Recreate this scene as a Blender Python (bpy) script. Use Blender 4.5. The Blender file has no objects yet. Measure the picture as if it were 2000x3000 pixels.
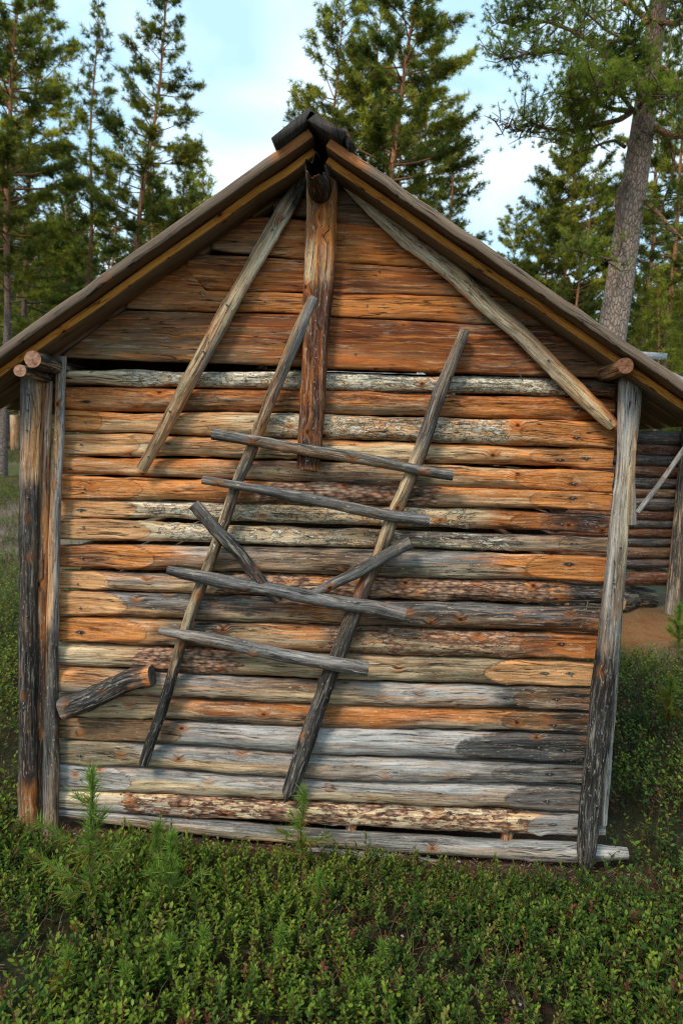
import bpy, math, random
import numpy as np
from mathutils import Vector, Matrix, Quaternion
rng = np.random.default_rng(7); random.seed(7)
sc = bpy.context.scene; COL = sc.collection

# ------------------------------------------------------------------ camera, sky, sun, exposure
CAMP = np.array([1.155, -2.504, 1.442])
PITCH, ROLL, YAW = math.radians(-5.05), math.radians(2.06), math.radians(2.38)
FPX = 2000.0                                   # focal length in photo pixels (24 mm on a 24x36 frame)
def cam_axes():
    cy, sy = math.cos(YAW), math.sin(YAW)
    f = np.array([-sy, cy, 0]); r = np.array([cy, sy, 0]); u = np.array([0, 0, 1.])
    f2 = math.cos(PITCH)*f+math.sin(PITCH)*u; u2 = math.cos(PITCH)*u-math.sin(PITCH)*f
    return math.cos(ROLL)*r+math.sin(ROLL)*u2, math.cos(ROLL)*u2-math.sin(ROLL)*r, f2
AR, AU, AF = cam_axes()
cd = bpy.data.cameras.new('camera'); cam = bpy.data.objects.new('camera', cd); COL.objects.link(cam)
cd.sensor_fit = 'HORIZONTAL'; cd.sensor_width = 24; cd.lens = 24; cd.clip_start = .05; cd.clip_end = 900
cd.dof.use_dof = True; cd.dof.focus_distance = 2.55; cd.dof.aperture_fstop = 4.5
M = Matrix.Identity(4)
for i in range(3):
    M[i][0], M[i][1], M[i][2], M[i][3] = AR[i], AU[i], -AF[i], CAMP[i]
cam.matrix_world = M; sc.camera = cam
SUN_EL, SUN_AZ = math.radians(46), math.radians(215)     # azimuth of the sun, clockwise from +Y
w = bpy.data.worlds.new('World'); sc.world = w; w.use_nodes = True
nt = w.node_tree; nt.nodes.clear()
def N(nt, t, **k):
    n = nt.nodes.new(t)
    for a, b in k.items(): setattr(n, a, b)
    return n
def L(nt, a, b): nt.links.new(a, b)
sky = N(nt, 'ShaderNodeTexSky', sky_type='NISHITA', sun_disc=False)
sky.sun_elevation = SUN_EL; sky.sun_rotation = SUN_AZ; sky.air_density = 1.0; sky.dust_density = 1.2; sky.ozone_density = 1.3
tc = N(nt, 'ShaderNodeTexCoord'); mp = N(nt, 'ShaderNodeMapping'); mp.inputs['Scale'].default_value = (1.6, 1.6, 3.0)
cn = N(nt, 'ShaderNodeTexNoise'); cn.inputs['Scale'].default_value = 1.5; cn.inputs['Detail'].default_value = 5; cn.inputs['Roughness'].default_value = .5; cn.inputs['Distortion'].default_value = .4
cr = N(nt, 'ShaderNodeValToRGB'); cr.color_ramp.elements[0].position = .46; cr.color_ramp.elements[1].position = .74
cr.color_ramp.elements[0].color = (0, 0, 0, 1); cr.color_ramp.elements[1].color = (1, 1, 1, 1)
mx = N(nt, 'ShaderNodeMixRGB'); mx.inputs[2].default_value = (12.6, 14.0, 14.8, 1)
mxb = N(nt, 'ShaderNodeMixRGB'); mxb.inputs[0].default_value = .62; mxb.inputs[2].default_value = (8.4, 13.0, 16.4, 1)   # thin high haze over the blue
bg = N(nt, 'ShaderNodeBackground'); bg.inputs['Strength'].default_value = .085; wo = N(nt, 'ShaderNodeOutputWorld')
L(nt, tc.outputs['Generated'], mp.inputs[0]); L(nt, mp.outputs[0], cn.inputs['Vector']); L(nt, cn.outputs['Fac'], cr.inputs[0])
L(nt, cr.outputs[0], mx.inputs[0]); L(nt, sky.outputs[0], mxb.inputs[1]); L(nt, mxb.outputs[0], mx.inputs[1]); L(nt, mx.outputs[0], bg.inputs[0]); L(nt, bg.outputs[0], wo.inputs[0])
sd = bpy.data.lights.new('sun', 'SUN'); sd.energy = 2.3; sd.angle = math.radians(15); sd.color = (1, .93, .82)
so = bpy.data.objects.new('sun', sd); COL.objects.link(so)
sdir = Vector((math.sin(SUN_AZ)*math.cos(SUN_EL), math.cos(SUN_AZ)*math.cos(SUN_EL), math.sin(SUN_EL)))
so.rotation_euler = sdir.to_track_quat('Z', 'Y').to_euler(); so.location = (0, 0, 20)
sc.view_settings.view_transform = 'Standard'; sc.view_settings.look = 'None'
sc.view_settings.exposure = 0.36; sc.view_settings.gamma = 1; sc.view_settings.use_curve_mapping = False
sc.cycles.filter_width = 1.15

# ------------------------------------------------------------------ helpers
def at(x, y, Y=0.0):
    d = AF+AR*(x-1000)/FPX-AU*(y-1500)/FPX
    return CAMP+d*(Y-CAMP[1])/d[1]
def sstep(a, b, x):
    t = np.clip((x-a)/(b-a), 0, 1); return t*t*(3-2*t)
def terrain(x, y):
    x = np.asarray(x, float); y = np.asarray(y, float)
    left = sstep(2.5, -1.0, x)
    z = -.085-.035*np.clip(x, -1, 3)/2
    z = z+np.maximum(0, y-4.5)*(.028+.055*left)*sstep(0, 1, 1.0-np.maximum(0, y-45)/60)
    z = z+.02*np.sin(x*3.1+1)*np.sin(y*2.7)*sstep(.15, .5, np.abs(y+.1))+.05*np.sin(x*.9)*np.sin(y*.7+2)*sstep(1, 3, np.abs(y))
    z = z-.06*sstep(-.3, -1.6, y)
    far = np.hypot(x, y); return z+sstep(55, 200, far)*9
def groundpt(x, y):
    d = AF+AR*(x-1000)/FPX-AU*(y-1500)/FPX; t = .5
    while t < 60:
        p = CAMP+d*t
        if p[2] < terrain(p[0], p[1]): break
        t += .01
    return p
def hash2(ix, iy, seed):
    h = (ix.astype(np.int64)*374761393+iy.astype(np.int64)*668265263+int(seed)*974634777) & 0xffffffff
    h = ((h ^ (h >> 13))*1274126177) & 0xffffffff
    return ((h ^ (h >> 16)) & 0xffff)/65535.0
def vnoise(x, y, seed=0):
    x, y = np.broadcast_arrays(np.asarray(x, float), np.asarray(y, float))
    ix = np.floor(x); iy = np.floor(y); fx = x-ix; fy = y-iy
    fx = fx*fx*(3-2*fx); fy = fy*fy*(3-2*fy)
    a = hash2(ix, iy, seed); b = hash2(ix+1, iy, seed); c = hash2(ix, iy+1, seed); d = hash2(ix+1, iy+1, seed)
    return (a*(1-fx)+b*fx)*(1-fy)+(c*(1-fx)+d*fx)*fy
def fbm(x, y, seed=0, o=3):
    v = 0; a = .5; t = 0
    for i in range(o):
        v = v+a*vnoise(np.asarray(x)*2**i, np.asarray(y)*2**i, seed+i*17); t += a; a *= .5
    return v/t
def tag(o, label=None, cat=None, group=None, kind=None):
    for k, v in (('label', label), ('category', cat), ('group', group), ('kind', kind)):
        if v: o[k] = v
    return o
def empty(name, loc, label, cat, group=None):
    o = bpy.data.objects.new(name, None); COL.objects.link(o); o.location = loc; o.empty_display_size = .1
    return tag(o, label, cat, group)
PAR_INV = {}
def mesh_from(name, V, F3=None, F4=None, col=None, uvw=None, mat=None, smooth=True, extra=None):
    """V (n,3), tri/quad index arrays -> mesh"""
    me = bpy.data.meshes.new(name)
    V = np.asarray(V, np.float32); me.vertices.add(len(V)); me.vertices.foreach_set('co', V.ravel())
    idx = []; st = []; n = 0
    parts = []
    if F4 is not None and len(F4): parts.append((np.asarray(F4, np.int32), 4))
    if F3 is not None and len(F3): parts.append((np.asarray(F3, np.int32), 3))
    for F, k in parts:
        idx.append(F.ravel()); st.append(n+np.arange(len(F), dtype=np.int32)*k); n += len(F)*k
    idx = np.concatenate(idx); st = np.concatenate(st)
    me.loops.add(len(idx)); me.loops.foreach_set('vertex_index', idx)
    me.polygons.add(len(st)); me.polygons.foreach_set('loop_start', st)
    try: me.polygons.foreach_set('loop_total', np.concatenate([np.full(len(F), k, np.int32) for F, k in parts]))
    except Exception: pass
    if smooth: me.polygons.foreach_set('use_smooth', np.ones(len(st), bool))
    if col is not None:
        c = np.ones((len(V), 4), np.float32); c[:, :3] = col
        a = me.attributes.new('Col', 'FLOAT_COLOR', 'POINT'); a.data.foreach_set('color', c.ravel())
    if uvw is not None:
        a = me.attributes.new('uvw', 'FLOAT_VECTOR', 'POINT'); a.data.foreach_set('vector', np.asarray(uvw, np.float32).ravel())
    if uvw is not None and extra is None: extra = dict(Col2=np.zeros((len(V), 4)), Msk=np.zeros((len(V), 4)))
    for nm, arr in (extra or {}).items():
        a = me.attributes.new(nm, 'FLOAT_COLOR', 'POINT'); arr = np.asarray(arr, np.float32)
        if len(arr) < len(V): arr = np.concatenate([arr, np.zeros((len(V)-len(arr), 4), np.float32)])
        a.data.foreach_set('color', arr.ravel())
    me.update(calc_edges=True); me.validate()
    if mat: me.materials.append(mat)
    return me
def link(name, me, parent=None, label=None, cat=None, group=None, kind=None):
    o = bpy.data.objects.new(name, me); COL.objects.link(o)
    if parent:
        o.parent = parent; o.matrix_parent_inverse = (Matrix.Translation(PAR_LOC.get(parent.name, (0, 0, 0)))).inverted()
        PAR_LOC[o.name] = (0, 0, 0) if True else None
    return tag(o, label, cat, group, kind)
PAR_LOC = {}
class WPar: pass
def reg(o):            # parents built at a location; children meshes are in world coordinates
    PAR_LOC[o.name] = tuple(o.location); return o

# ------------------------------------------------------------------ materials
def new_mat(name):
    m = bpy.data.materials.new(name); m.use_nodes = True; nt = m.node_tree; nt.nodes.clear()
    out = N(nt, 'ShaderNodeOutputMaterial'); b = N(nt, 'ShaderNodeBsdfPrincipled'); L(nt, b.outputs[0], out.inputs[0])
    return m, nt, b
def math_(nt, op, a, b=None, c=None, clamp=False):
    n = N(nt, 'ShaderNodeMath', operation=op); n.use_clamp = clamp
    for i, v in enumerate((a, b, c)):
        if v is None: continue
        if isinstance(v, (int, float)): n.inputs[i].default_value = v
        else: L(nt, v, n.inputs[i])
    return n.outputs[0]
def noise_(nt, vec, scale, detail=4, rough=.6, sv=(1, 1, 1), dist=0):
    mp = N(nt, 'ShaderNodeMapping'); mp.inputs['Scale'].default_value = sv; L(nt, vec, mp.inputs[0])
    n = N(nt, 'ShaderNodeTexNoise'); n.inputs['Scale'].default_value = scale; n.inputs['Detail'].default_value = detail
    n.inputs['Roughness'].default_value = rough; n.inputs['Distortion'].default_value = dist; L(nt, mp.outputs[0], n.inputs['Vector'])
    return n.outputs['Fac']
def rng_(nt, v, a, b, c, d):
    n = N(nt, 'ShaderNodeMapRange'); L(nt, v, n.inputs[0])
    for i, x in enumerate((a, b, c, d)): n.inputs[i+1].default_value = x
    return n.outputs[0]
def mixc(nt, fac, a, b, mode='MIX'):
    n = N(nt, 'ShaderNodeMixRGB', blend_type=mode)
    for i, v in enumerate((fac, a, b)):
        if isinstance(v, (int, float)): n.inputs[i].default_value = v if i == 0 else (v, v, v, 1)
        elif isinstance(v, tuple): n.inputs[i].default_value = v+(1,)
        else: L(nt, v, n.inputs[i])
    return n.outputs[0]
def wood_material(name, flecks=True, streaks=True, knots=True, bump=.5, rough=.72, contrast=1.0, cracks=True):
    m, nt, b = new_mat(name)
    ca = N(nt, 'ShaderNodeAttribute', attribute_name='Col').outputs['Color']
    uv = N(nt, 'ShaderNodeAttribute', attribute_name='uvw').outputs['Vector']
    # knots bend the grain round them
    mp = N(nt, 'ShaderNodeMapping'); mp.inputs['Scale'].default_value = (7.5, 11, 1); L(nt, uv, mp.inputs[0])
    vo = N(nt, 'ShaderNodeTexVoronoi'); vo.inputs['Scale'].default_value = 1; vo.inputs['Randomness'].default_value = 1; L(nt, mp.outputs[0], vo.inputs['Vector'])
    keep = math_(nt, 'GREATER_THAN', N_sep(nt, vo.outputs['Color']), .30)
    kd = vo.outputs['Distance']
    knot = math_(nt, 'MULTIPLY', rng_(nt, kd, .04, .09, 1, 0), keep)
    ring = math_(nt, 'MULTIPLY', rng_(nt, kd, .08, .26, 1, 0), keep)
    # warp across the grain
    add = N(nt, 'ShaderNodeVectorMath', operation='ADD'); L(nt, uv, add.inputs[0])
    wv = N(nt, 'ShaderNodeCombineXYZ'); L(nt, math_(nt, 'MULTIPLY', ring, .012), wv.inputs[1]); L(nt, wv.outputs[0], add.inputs[1])
    slow = noise_(nt, uv, 3.2, 2, .5); wv2 = N(nt, 'ShaderNodeCombineXYZ'); L(nt, math_(nt, 'MULTIPLY', slow, .03), wv2.inputs[1])
    add2 = N(nt, 'ShaderNodeVectorMath', operation='ADD'); L(nt, add.outputs[0], add2.inputs[0]); L(nt, wv2.outputs[0], add2.inputs[1])
    g = add2.outputs[0]
    g1 = noise_(nt, g, 1, 5, .65, (5, 130, 7)); g2 = noise_(nt, g, 1, 3, .6, (14, 420, 7)); g3 = noise_(nt, g, 1, 3, .6, (2.2, 26, 3))
    sp = noise_(nt, uv, 190, 4, .7)
    # second wood tone in crisp streaks, flaked inner bark, bark plates and black stain
    c2 = N(nt, 'ShaderNodeAttribute', attribute_name='Col2'); mk = N(nt, 'ShaderNodeAttribute', attribute_name='Msk')
    sm = N(nt, 'ShaderNodeSeparateColor'); L(nt, mk.outputs['Color'], sm.inputs[0]); mb, ms, mbl = sm.outputs
    def edge(mask, n, w, amp=1.3):
        v = math_(nt, 'ADD', mask, math_(nt, 'MULTIPLY', math_(nt, 'SUBTRACT', n, .5), math_(nt, 'MULTIPLY', math_(nt, 'MINIMUM', mask, .5), 2*amp)))
        return rng_(nt, v, .5-w, .5+w, 0, 1)
    n_st = noise_(nt, g, 1, 5, .62, (3.2, 75, 6)); n_st2 = noise_(nt, g, 1, 5, .68, (9, 150, 6)); n_bk = noise_(nt, uv, 1, 5, .62, (15, 42, 5), .3); n_sc = noise_(nt, uv, 1, 6, .68, (26, 60, 5), .6); n_bl = noise_(nt, g, 1, 5, .6, (5, 34, 6), .4)
    kst = rng_(nt, math_(nt, 'ADD', math_(nt, 'MULTIPLY', n_st, .6), math_(nt, 'MULTIPLY', n_st2,   .4)), .515, .575, 0, 1); ca = mixc(nt, math_(nt, 'MULTIPLY', kst, c2.outputs['Alpha']), ca, c2.outputs['Color'])
    kbl = edge(mbl, n_bl, .2); ca = mixc(nt, math_(nt, 'MULTIPLY', kbl, .93), ca, mixc(nt, rng_(nt, n_st2, .52, .6, 0, .5), (.022, .02, .019), (.16, .15, .145)))
    ksc = edge(ms, n_sc, .03, 2.2); rim = math_(nt, 'MULTIPLY', edge(ms, math_(nt, 'ADD', n_sc, .05), .03, 2.2), math_(nt, 'SUBTRACT', 1, ksc))
    n_fl = noise_(nt, uv, 1, 4, .6, (60, 150, 5))
    ca = mixc(nt, math_(nt, 'MULTIPLY', ksc, .85), ca, mixc(nt, rng_(nt, n_fl, .4, .6, 0, 1), (.36, .30, .20), (.74, .68, .55))); ca = mixc(nt, math_(nt, 'MULTIPLY', rim, .85), ca, (.06, .03, .018))
    kbk = edge(mb, n_bk, .03, 2.4)
    mpb = N(nt, 'ShaderNodeMapping'); mpb.inputs['Scale'].default_value = (38, 105, 20); L(nt, uv, mpb.inputs[0])
    vb = N(nt, 'ShaderNodeTexVoronoi'); vb.inputs['Scale'].default_value = 1; L(nt, mpb.outputs[0], vb.inputs['Vector'])
    vbe = rng_(nt, vb.outputs['Distance'], .25, .75, 1, .25)
    pb = mixc(nt, N_sep(nt, vb.outputs['Color']), (.27, .12, .065), (.60, .34, .21)); pb = mixc(nt, rng_(nt, n_fl, .57, .63, 0, .6), pb, (.46, .35, .27)); pb = mixc(nt, 1, pb, vbe, 'MULTIPLY')
    ca = mixc(nt, kbk, ca, pb)
    gr = math_(nt, 'ADD', math_(nt, 'ADD', rng_(nt, g1, .3, .7, -.52*contrast, .42*contrast), rng_(nt, g2, .3, .7, -.2*contrast, .2*contrast)),
               math_(nt, 'ADD', rng_(nt, g3, .3, .7, -.34*contrast, .30*contrast), rng_(nt, sp, .3, .7, -.14, .14)))
    val = math_(nt, 'ADD', gr, 1.0)
    c = mixc(nt, 1.0, ca, val, 'MULTIPLY')
    # warm / pale streak variation
    if streaks: c = mixc(nt, rng_(nt, noise_(nt, g, 1, 4, .6, (3, 60, 5)), .5, .72, 0, .55), c, mixc(nt, 1.0, c, (1.35, .88, .6), 'MULTIPLY'))
    if streaks: c = mixc(nt, rng_(nt, noise_(nt, g, 1, 4, .65, (4, 85, 9)), .57, .72, 0, .45), c, mixc(nt, .45, c, (.42, .39, .33)))
    if streaks:
        nd = noise_(nt, g, 1, 5, .66, (6, 48, 8), .5); c = mixc(nt, rng_(nt, nd, .56, .66, 0, .62), c, mixc(nt, 1, c, (.30, .20, .14), 'MULTIPLY'))
        nl2 = noise_(nt, g, 1, 5, .7, (8, 90, 18)); c = mixc(nt, rng_(nt, nl2, .57, .63, 0, .5), c, mixc(nt, .55, mixc(nt, 1, c, (1.5, 1.5, 1.5), 'MULTIPLY'), (.66, .55, .38)))
    fk = noise_(nt, uv, 1, 4, .7, (55, 230, 9)); fk2 = noise_(nt, uv, 1, 4, .7, (38, 170, 19))
    if streaks and flecks:
        c = mixc(nt, rng_(nt, fk, .60, .66, 0, .75), c, mixc(nt, 1, c, (.22, .17, .14), 'MULTIPLY')); c = mixc(nt, rng_(nt, fk2, .615, .66, 0, .55), c, (.60, .52, .38))
    if knots:
        c = mixc(nt, math_(nt, 'MULTIPLY', ring, .8), c, mixc(nt, .5, mixc(nt, 1.0, c, (.95, .5, .25), 'MULTIPLY'), (.36, .12, .03)))
        c = mixc(nt, math_(nt, 'MULTIPLY', knot, .95), c, (.022, .010, .006))
    if cracks:
        cn = noise_(nt, g, 1, 3, .5, (1.8, 44, 4)); cc = math_(nt, 'ABSOLUTE', math_(nt, 'SUBTRACT', cn, .5))
        gate = rng_(nt, noise_(nt, uv, 1, 2, .5, (4, 14, 2)), .46, .54, 0, 1)
        crack = math_(nt, 'MULTIPLY', rng_(nt, cc, .006, .014, 1, 0), gate)
        cn2 = noise_(nt, g, 1, 3, .55, (3.2, 95, 14)); cc2 = math_(nt, 'ABSOLUTE', math_(nt, 'SUBTRACT', cn2, .5)); gate2 = rng_(nt, noise_(nt, uv, 1, 2, .5, (7, 24, 12)), .5, .57, 0, .8)
        crack = math_(nt, 'MAXIMUM', crack, math_(nt, 'MULTIPLY', rng_(nt, cc2, .006, .016, 1, 0), gate2))
        c = mixc(nt, math_(nt, 'MULTIPLY', crack, .85), c, (.012, .009, .007))
    L(nt, c, b.inputs['Base Color']); b.inputs['Roughness'].default_value = rough; b.inputs['Specular IOR Level'].default_value = .14
    hh = math_(nt, 'ADD', math_(nt, 'MULTIPLY', g1, .8), math_(nt, 'ADD', math_(nt, 'MULTIPLY', g2, .35), math_(nt, 'MULTIPLY', sp, .35)))
    hh = math_(nt, 'ADD', hh, math_(nt, 'ADD', math_(nt, 'MULTIPLY', ksc, .7), math_(nt, 'MULTIPLY', kbk, math_(nt, 'ADD', 1.2, vbe))))
    if cracks: hh = math_(nt, 'SUBTRACT', hh, math_(nt, 'MULTIPLY', crack, 1.6))
    bp = N(nt, 'ShaderNodeBump'); bp.inputs['Strength'].default_value = bump; bp.inputs['Distance'].default_value = .004
    L(nt, hh, bp.inputs['Height']); L(nt, bp.outputs[0], b.inputs['Normal'])
    return m
def N_sep(nt, colsock):
    s = N(nt, 'ShaderNodeSeparateColor'); L(nt, colsock, s.inputs[0]); return s.outputs[0]
MW = wood_material('weathered_wood')
MB = wood_material('plank_wood', flecks=False, bump=.35, contrast=.7)
MR = wood_material('roof_board_wood', streaks=False, flecks=False, bump=.35, contrast=.62, cracks=True)
def endgrain_material():
    m, nt, b = new_mat('end_grain'); ca = N(nt, 'ShaderNodeAttribute', attribute_name='Col').outputs['Color']
    uv = N(nt, 'ShaderNodeAttribute', attribute_name='uvw').outputs['Vector']
    n = noise_(nt, uv, 110, 5, .75); n2 = noise_(nt, uv, 30, 3, .6)
    c = mixc(nt, 1, ca, rng_(nt, n, .3, .7, .55, 1.4), 'MULTIPLY'); c = mixc(nt, rng_(nt, n2, .52, .62, 0, .75), c, mixc(nt, 1, c, (.45, .25, .18), 'MULTIPLY'))
    L(nt, c, b.inputs['Base Color']); b.inputs['Roughness'].default_value = .85
    bp = N(nt, 'ShaderNodeBump'); bp.inputs['Strength'].default_value = .7; bp.inputs['Distance'].default_value = .006; L(nt, n, bp.inputs['Height']); L(nt, bp.outputs[0], b.inputs['Normal'])
    return m
MEND = endgrain_material()
m_, nt_, b_ = new_mat('rusty_iron'); b_.inputs['Base Color'].default_value = (.16, .16, .165, 1); b_.inputs['Metallic'].default_value = .6; b_.inputs['Roughness'].default_value = .45
MNAIL = m_
def leaf_material(name, rough=.45, trans=.25, sat=1.0, attr='Col', spec=.5):
    m, nt, b = new_mat(name); ca = N(nt, 'ShaderNodeAttribute', attribute_name=attr).outputs['Color']
    L(nt, ca, b.inputs['Base Color']); b.inputs['Roughness'].default_value = rough; b.inputs['Specular IOR Level'].default_value = spec
    t = N(nt, 'ShaderNodeBsdfTranslucent'); L(nt, mixc(nt, 1, ca, (1.5, 1.6, .7), 'MULTIPLY'), t.inputs[0])
    ms = N(nt, 'ShaderNodeMixShader'); ms.inputs[0].default_value = trans
    out = [n for n in nt.nodes if n.type == 'OUTPUT_MATERIAL'][0]
    L(nt, b.outputs[0], ms.inputs[1]); L(nt, t.outputs[0], ms.inputs[2]); L(nt, ms.outputs[0], out.inputs[0])
    return m
MLEAF = leaf_material('shrub_leaf', .5, .28, spec=.16); MNEEDLE = leaf_material('pine_needle', .6, .42, spec=.1)
def bark_material():
    m, nt, b = new_mat('pine_bark'); ca = N(nt, 'ShaderNodeAttribute', attribute_name='Col').outputs['Color']
    uv = N(nt, 'ShaderNodeAttribute', attribute_name='uvw').outputs['Vector']
    mp = N(nt, 'ShaderNodeMapping'); mp.inputs['Scale'].default_value = (9, 26, 1); L(nt, uv, mp.inputs[0])
    v = N(nt, 'ShaderNodeTexVoronoi', feature='DISTANCE_TO_EDGE'); v.inputs['Scale'].default_value = 1; L(nt, mp.outputs[0], v.inputs['Vector'])
    e = rng_(nt, v.outputs['Distance'], 0, .14, 0, 1); n = noise_(nt, uv, 45, 4, .7)
    c = mixc(nt, 1, ca, rng_(nt, n, .3, .7, .6, 1.4), 'MULTIPLY'); c = mixc(nt, 1, c, rng_(nt, e, 0, 1, .45, 1.1), 'MULTIPLY')
    L(nt, c, b.inputs['Base Color']); b.inputs['Roughness'].default_value = .9
    bp = N(nt, 'ShaderNodeBump'); bp.inputs['Strength'].default_value = .8; bp.inputs['Distance'].default_value = .02
    L(nt, math_(nt, 'ADD', e, math_(nt, 'MULTIPLY', n, .4)), bp.inputs['Height']); L(nt, bp.outputs[0], b.inputs['Normal'])
    return m
MBARK = bark_material()

# ------------------------------------------------------------------ ground
def ground_mat():
    m, nt, b = new_mat('forest_floor'); ca = N(nt, 'ShaderNodeAttribute', attribute_name='Col').outputs['Color']
    g = N(nt, 'ShaderNodeNewGeometry').outputs['Position']
    n = noise_(nt, g, 60, 6, .75); n2 = noise_(nt, g, 7, 5, .6); n3 = noise_(nt, g, 22, 4, .7)
    c = mixc(nt, 1, ca, rng_(nt, n, .3, .7, .45, 1.55), 'MULTIPLY')
    c = mixc(nt, rng_(nt, n2, .45, .62, 0, .55), c, mixc(nt, 1, c, (.9, .55, .4), 'MULTIPLY'))
    c = mixc(nt, rng_(nt, n3, .62, .72, 0, .4), c, (.22, .2, .18))
    L(nt, c, b.inputs['Base Color']); b.inputs['Roughness'].default_value = .95; b.inputs['Specular IOR Level'].default_value = .1
    bp = N(nt, 'ShaderNodeBump'); bp.inputs['Strength'].default_value = .9; bp.inputs['Distance'].default_value = .02
    L(nt, math_(nt, 'ADD', n, n3), bp.inputs['Height']); L(nt, bp.outputs[0], b.inputs['Normal'])
    return m
def axis(near0, near1, step, far, grow=1.14):
    a = list(np.arange(near0, near1, step)); s = step
    while a[-1] < far: s *= grow; a.append(a[-1]+s)
    s = step
    while a[0] > -far: s *= grow; a.insert(0, a[0]-s)
    return np.array(a)
def ground_colour(X, Y):
    n = fbm(X*.9, Y*.9, 5, 3); n2 = fbm(X*3, Y*3, 9, 3)
    base = np.array([.045, .032, .018]); green = np.array([.028, .045, .012]); sand = np.array([.27, .13, .05]); path = np.array([.20, .15, .12]); moss = np.array([.13, .15, .05])
    c = base[None]+0*X[:, None]
    n4 = fbm(X*7, Y*3, 19, 3); g = sstep(.4, .6, n2)[:, None]*.5; c = c*(1-g)+green*g
    far = sstep(1.5, 4, Y)[:, None]; lich = sstep(.45, .62, n4)[:, None]*.6; c = c*(1-far)+((moss*.75)*(1-lich)+np.array([.22, .19, .15])*lich)*far; br = sstep(.5, .62, fbm(X*1.3+8, Y*1.1, 29, 3))[:, None]*far*.7; c = c*(1-br)+np.array([.10, .06, .035])*br
    k = (sstep(.3, .75, 1-np.hypot((X-3.9)/2.6, (Y-3.9)/1.3)+.25*(n2-.5)))[:, None]; c = c*(1-k)+sand*k
    k = (sstep(4.2, 5.5, Y+2*(n-.5))*sstep(10.5, 9, Y+2*(n-.5))*sstep(1.5, 0, X)*sstep(.35, .6, n2))[:, None]; c = c*(1-k)+path*k
    under = (sstep(-.22, -.05, Y)*sstep(.05, -.05, Y-3)*sstep(-.4, 0, X)*sstep(2.4, 2.0, X))[:, None]; c = c*(1-under)+np.array([.1, .06, .04])*under
    return c
gx = axis(-1.2, 3.6, .045, 420); gy = axis(-2.6, 1.0, .045, 420)
GX, GY = np.meshgrid(gx, gy); nx, ny = len(gx), len(gy)
GV = np.stack([GX.ravel(), GY.ravel(), terrain(GX, GY).ravel()], 1)
GV[:, 2] += (fbm(GV[:, 0]*9, GV[:, 1]*9, 3, 3)-.5)*.03
ii = (np.arange(ny-1)[:, None]*nx+np.arange(nx-1)[None]).ravel()
link('ground', mesh_from('ground', GV, F4=np.stack([ii, ii+1, ii+nx+1, ii+nx], 1), col=ground_colour(GV[:, 0], GV[:, 1]), mat=ground_mat()), kind='structure')

# ------------------------------------------------------------------ timber builders
C = dict(cream=(.66, .49, .28), pale=(.72, .60, .42), honey=(.60, .30, .12), orange=(.56, .205, .052), rust=(.38, .12, .028), drust=(.17, .048, .014), brown=(.21, .11, .05),
         tan=(.37, .225, .12), grey=(.275, .255, .235), lgrey=(.40, .375, .345), dgrey=(.115, .104, .094), black=(.022, .02, .018), bark=(.30, .12, .075), olive=(.25, .195, .115), char=(.045, .042, .04))
C = {k: np.array(v) for k, v in C.items()}
def smooth_path(P, n):
    P = np.asarray(P, float); d = np.r_[0, np.cumsum(np.linalg.norm(np.diff(P, axis=0), axis=1))]
    s = np.linspace(0, d[-1], n)
    Q = np.stack([np.interp(s, d, P[:, k]) for k in range(P.shape[1])], 1)
    k = max(1, n//(2*len(P)+2)); ker = np.hanning(2*k+1)+1e-6; ker /= ker.sum()
    out = Q.copy()
    for c in range(Q.shape[1]):
        pad = np.r_[2*Q[0, c]-Q[k:0:-1, c], Q[:, c], 2*Q[-1, c]-Q[-2:-k-2:-1, c]]; out[:, c] = np.convolve(pad, ker, 'valid')
    return out, s
def paint(S, T, arc, keys, patches, streak, seed):
    """S 0..1 along, T -1..1 across (up), arc in metres; returns colour and relief"""
    Sm = S['m']; s01 = S['f']
    ws = s01+.05*(fbm(Sm*5, arc*30, seed, 3)-.5)*2*min(1, .5/max(Sm.max(), .3)); wt = T+.9*(fbm(Sm*3.5, arc*45, seed+3, 3)-.5)*2
    ks = np.array([k[0] for k in keys]); top = np.stack([C[k[1]] for k in keys]); bot = np.stack([C[k[2]] for k in keys])
    ct = np.stack([np.interp(ws, ks, top[:, i]) for i in range(3)], -1); cb = np.stack([np.interp(ws, ks, bot[:, i]) for i in range(3)], -1)
    m = sstep(-.65, .65, wt)[..., None]; c = cb*(1-m)+ct*m
    rel = np.zeros_like(Sm)
    col2 = np.zeros(Sm.shape+(4,)); 
    if streak: col2[..., :3] = C[streak[0][0]]; col2[..., 3] = min(1, streak[0][1]*1.25)
    for name, amt in streak[1:]:
        n = fbm(Sm*2.6, arc*80, seed+len(name)*7+ord(name[0]), 4); k = (sstep(.55, .62, n)*amt)[..., None]; c = c*(1-k)+C[name]*k
    msk = np.zeros(Sm.shape+(4,)); msk[..., 3] = 1
    for p in patches:
        typ, s0, s1, cov = p[:4]; inside = 0 if typ == 'spot' else sstep(s0-.05, s0+.03, ws)*sstep(s1+.05, s1-.03, ws)
        if typ == 'bark':
            msk[..., 0] = np.maximum(msk[..., 0], inside*(1.0 if cov >= .95 else cov)); rel = rel+inside*cov*.004*(.4+fbm(Sm*50, arc*110, seed+21, 2))
        if typ == 'scaly': msk[..., 1] = np.maximum(msk[..., 1], inside*(.18+.42*cov))
        if typ == 'flake': msk[..., 1] = np.maximum(msk[..., 1], inside*(.14+.22*cov))
        if typ == 'spot': msk[..., 2] = np.maximum(msk[..., 2], 1.1*np.exp(-((Sm-s0*Sm.max())/.022)**2-((arc-s1)/.007)**2))
        if typ == 'black': msk[..., 2] = np.maximum(msk[..., 2], inside*cov*1.02)
    return c, rel, dict(Col2=col2, Msk=msk)
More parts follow.
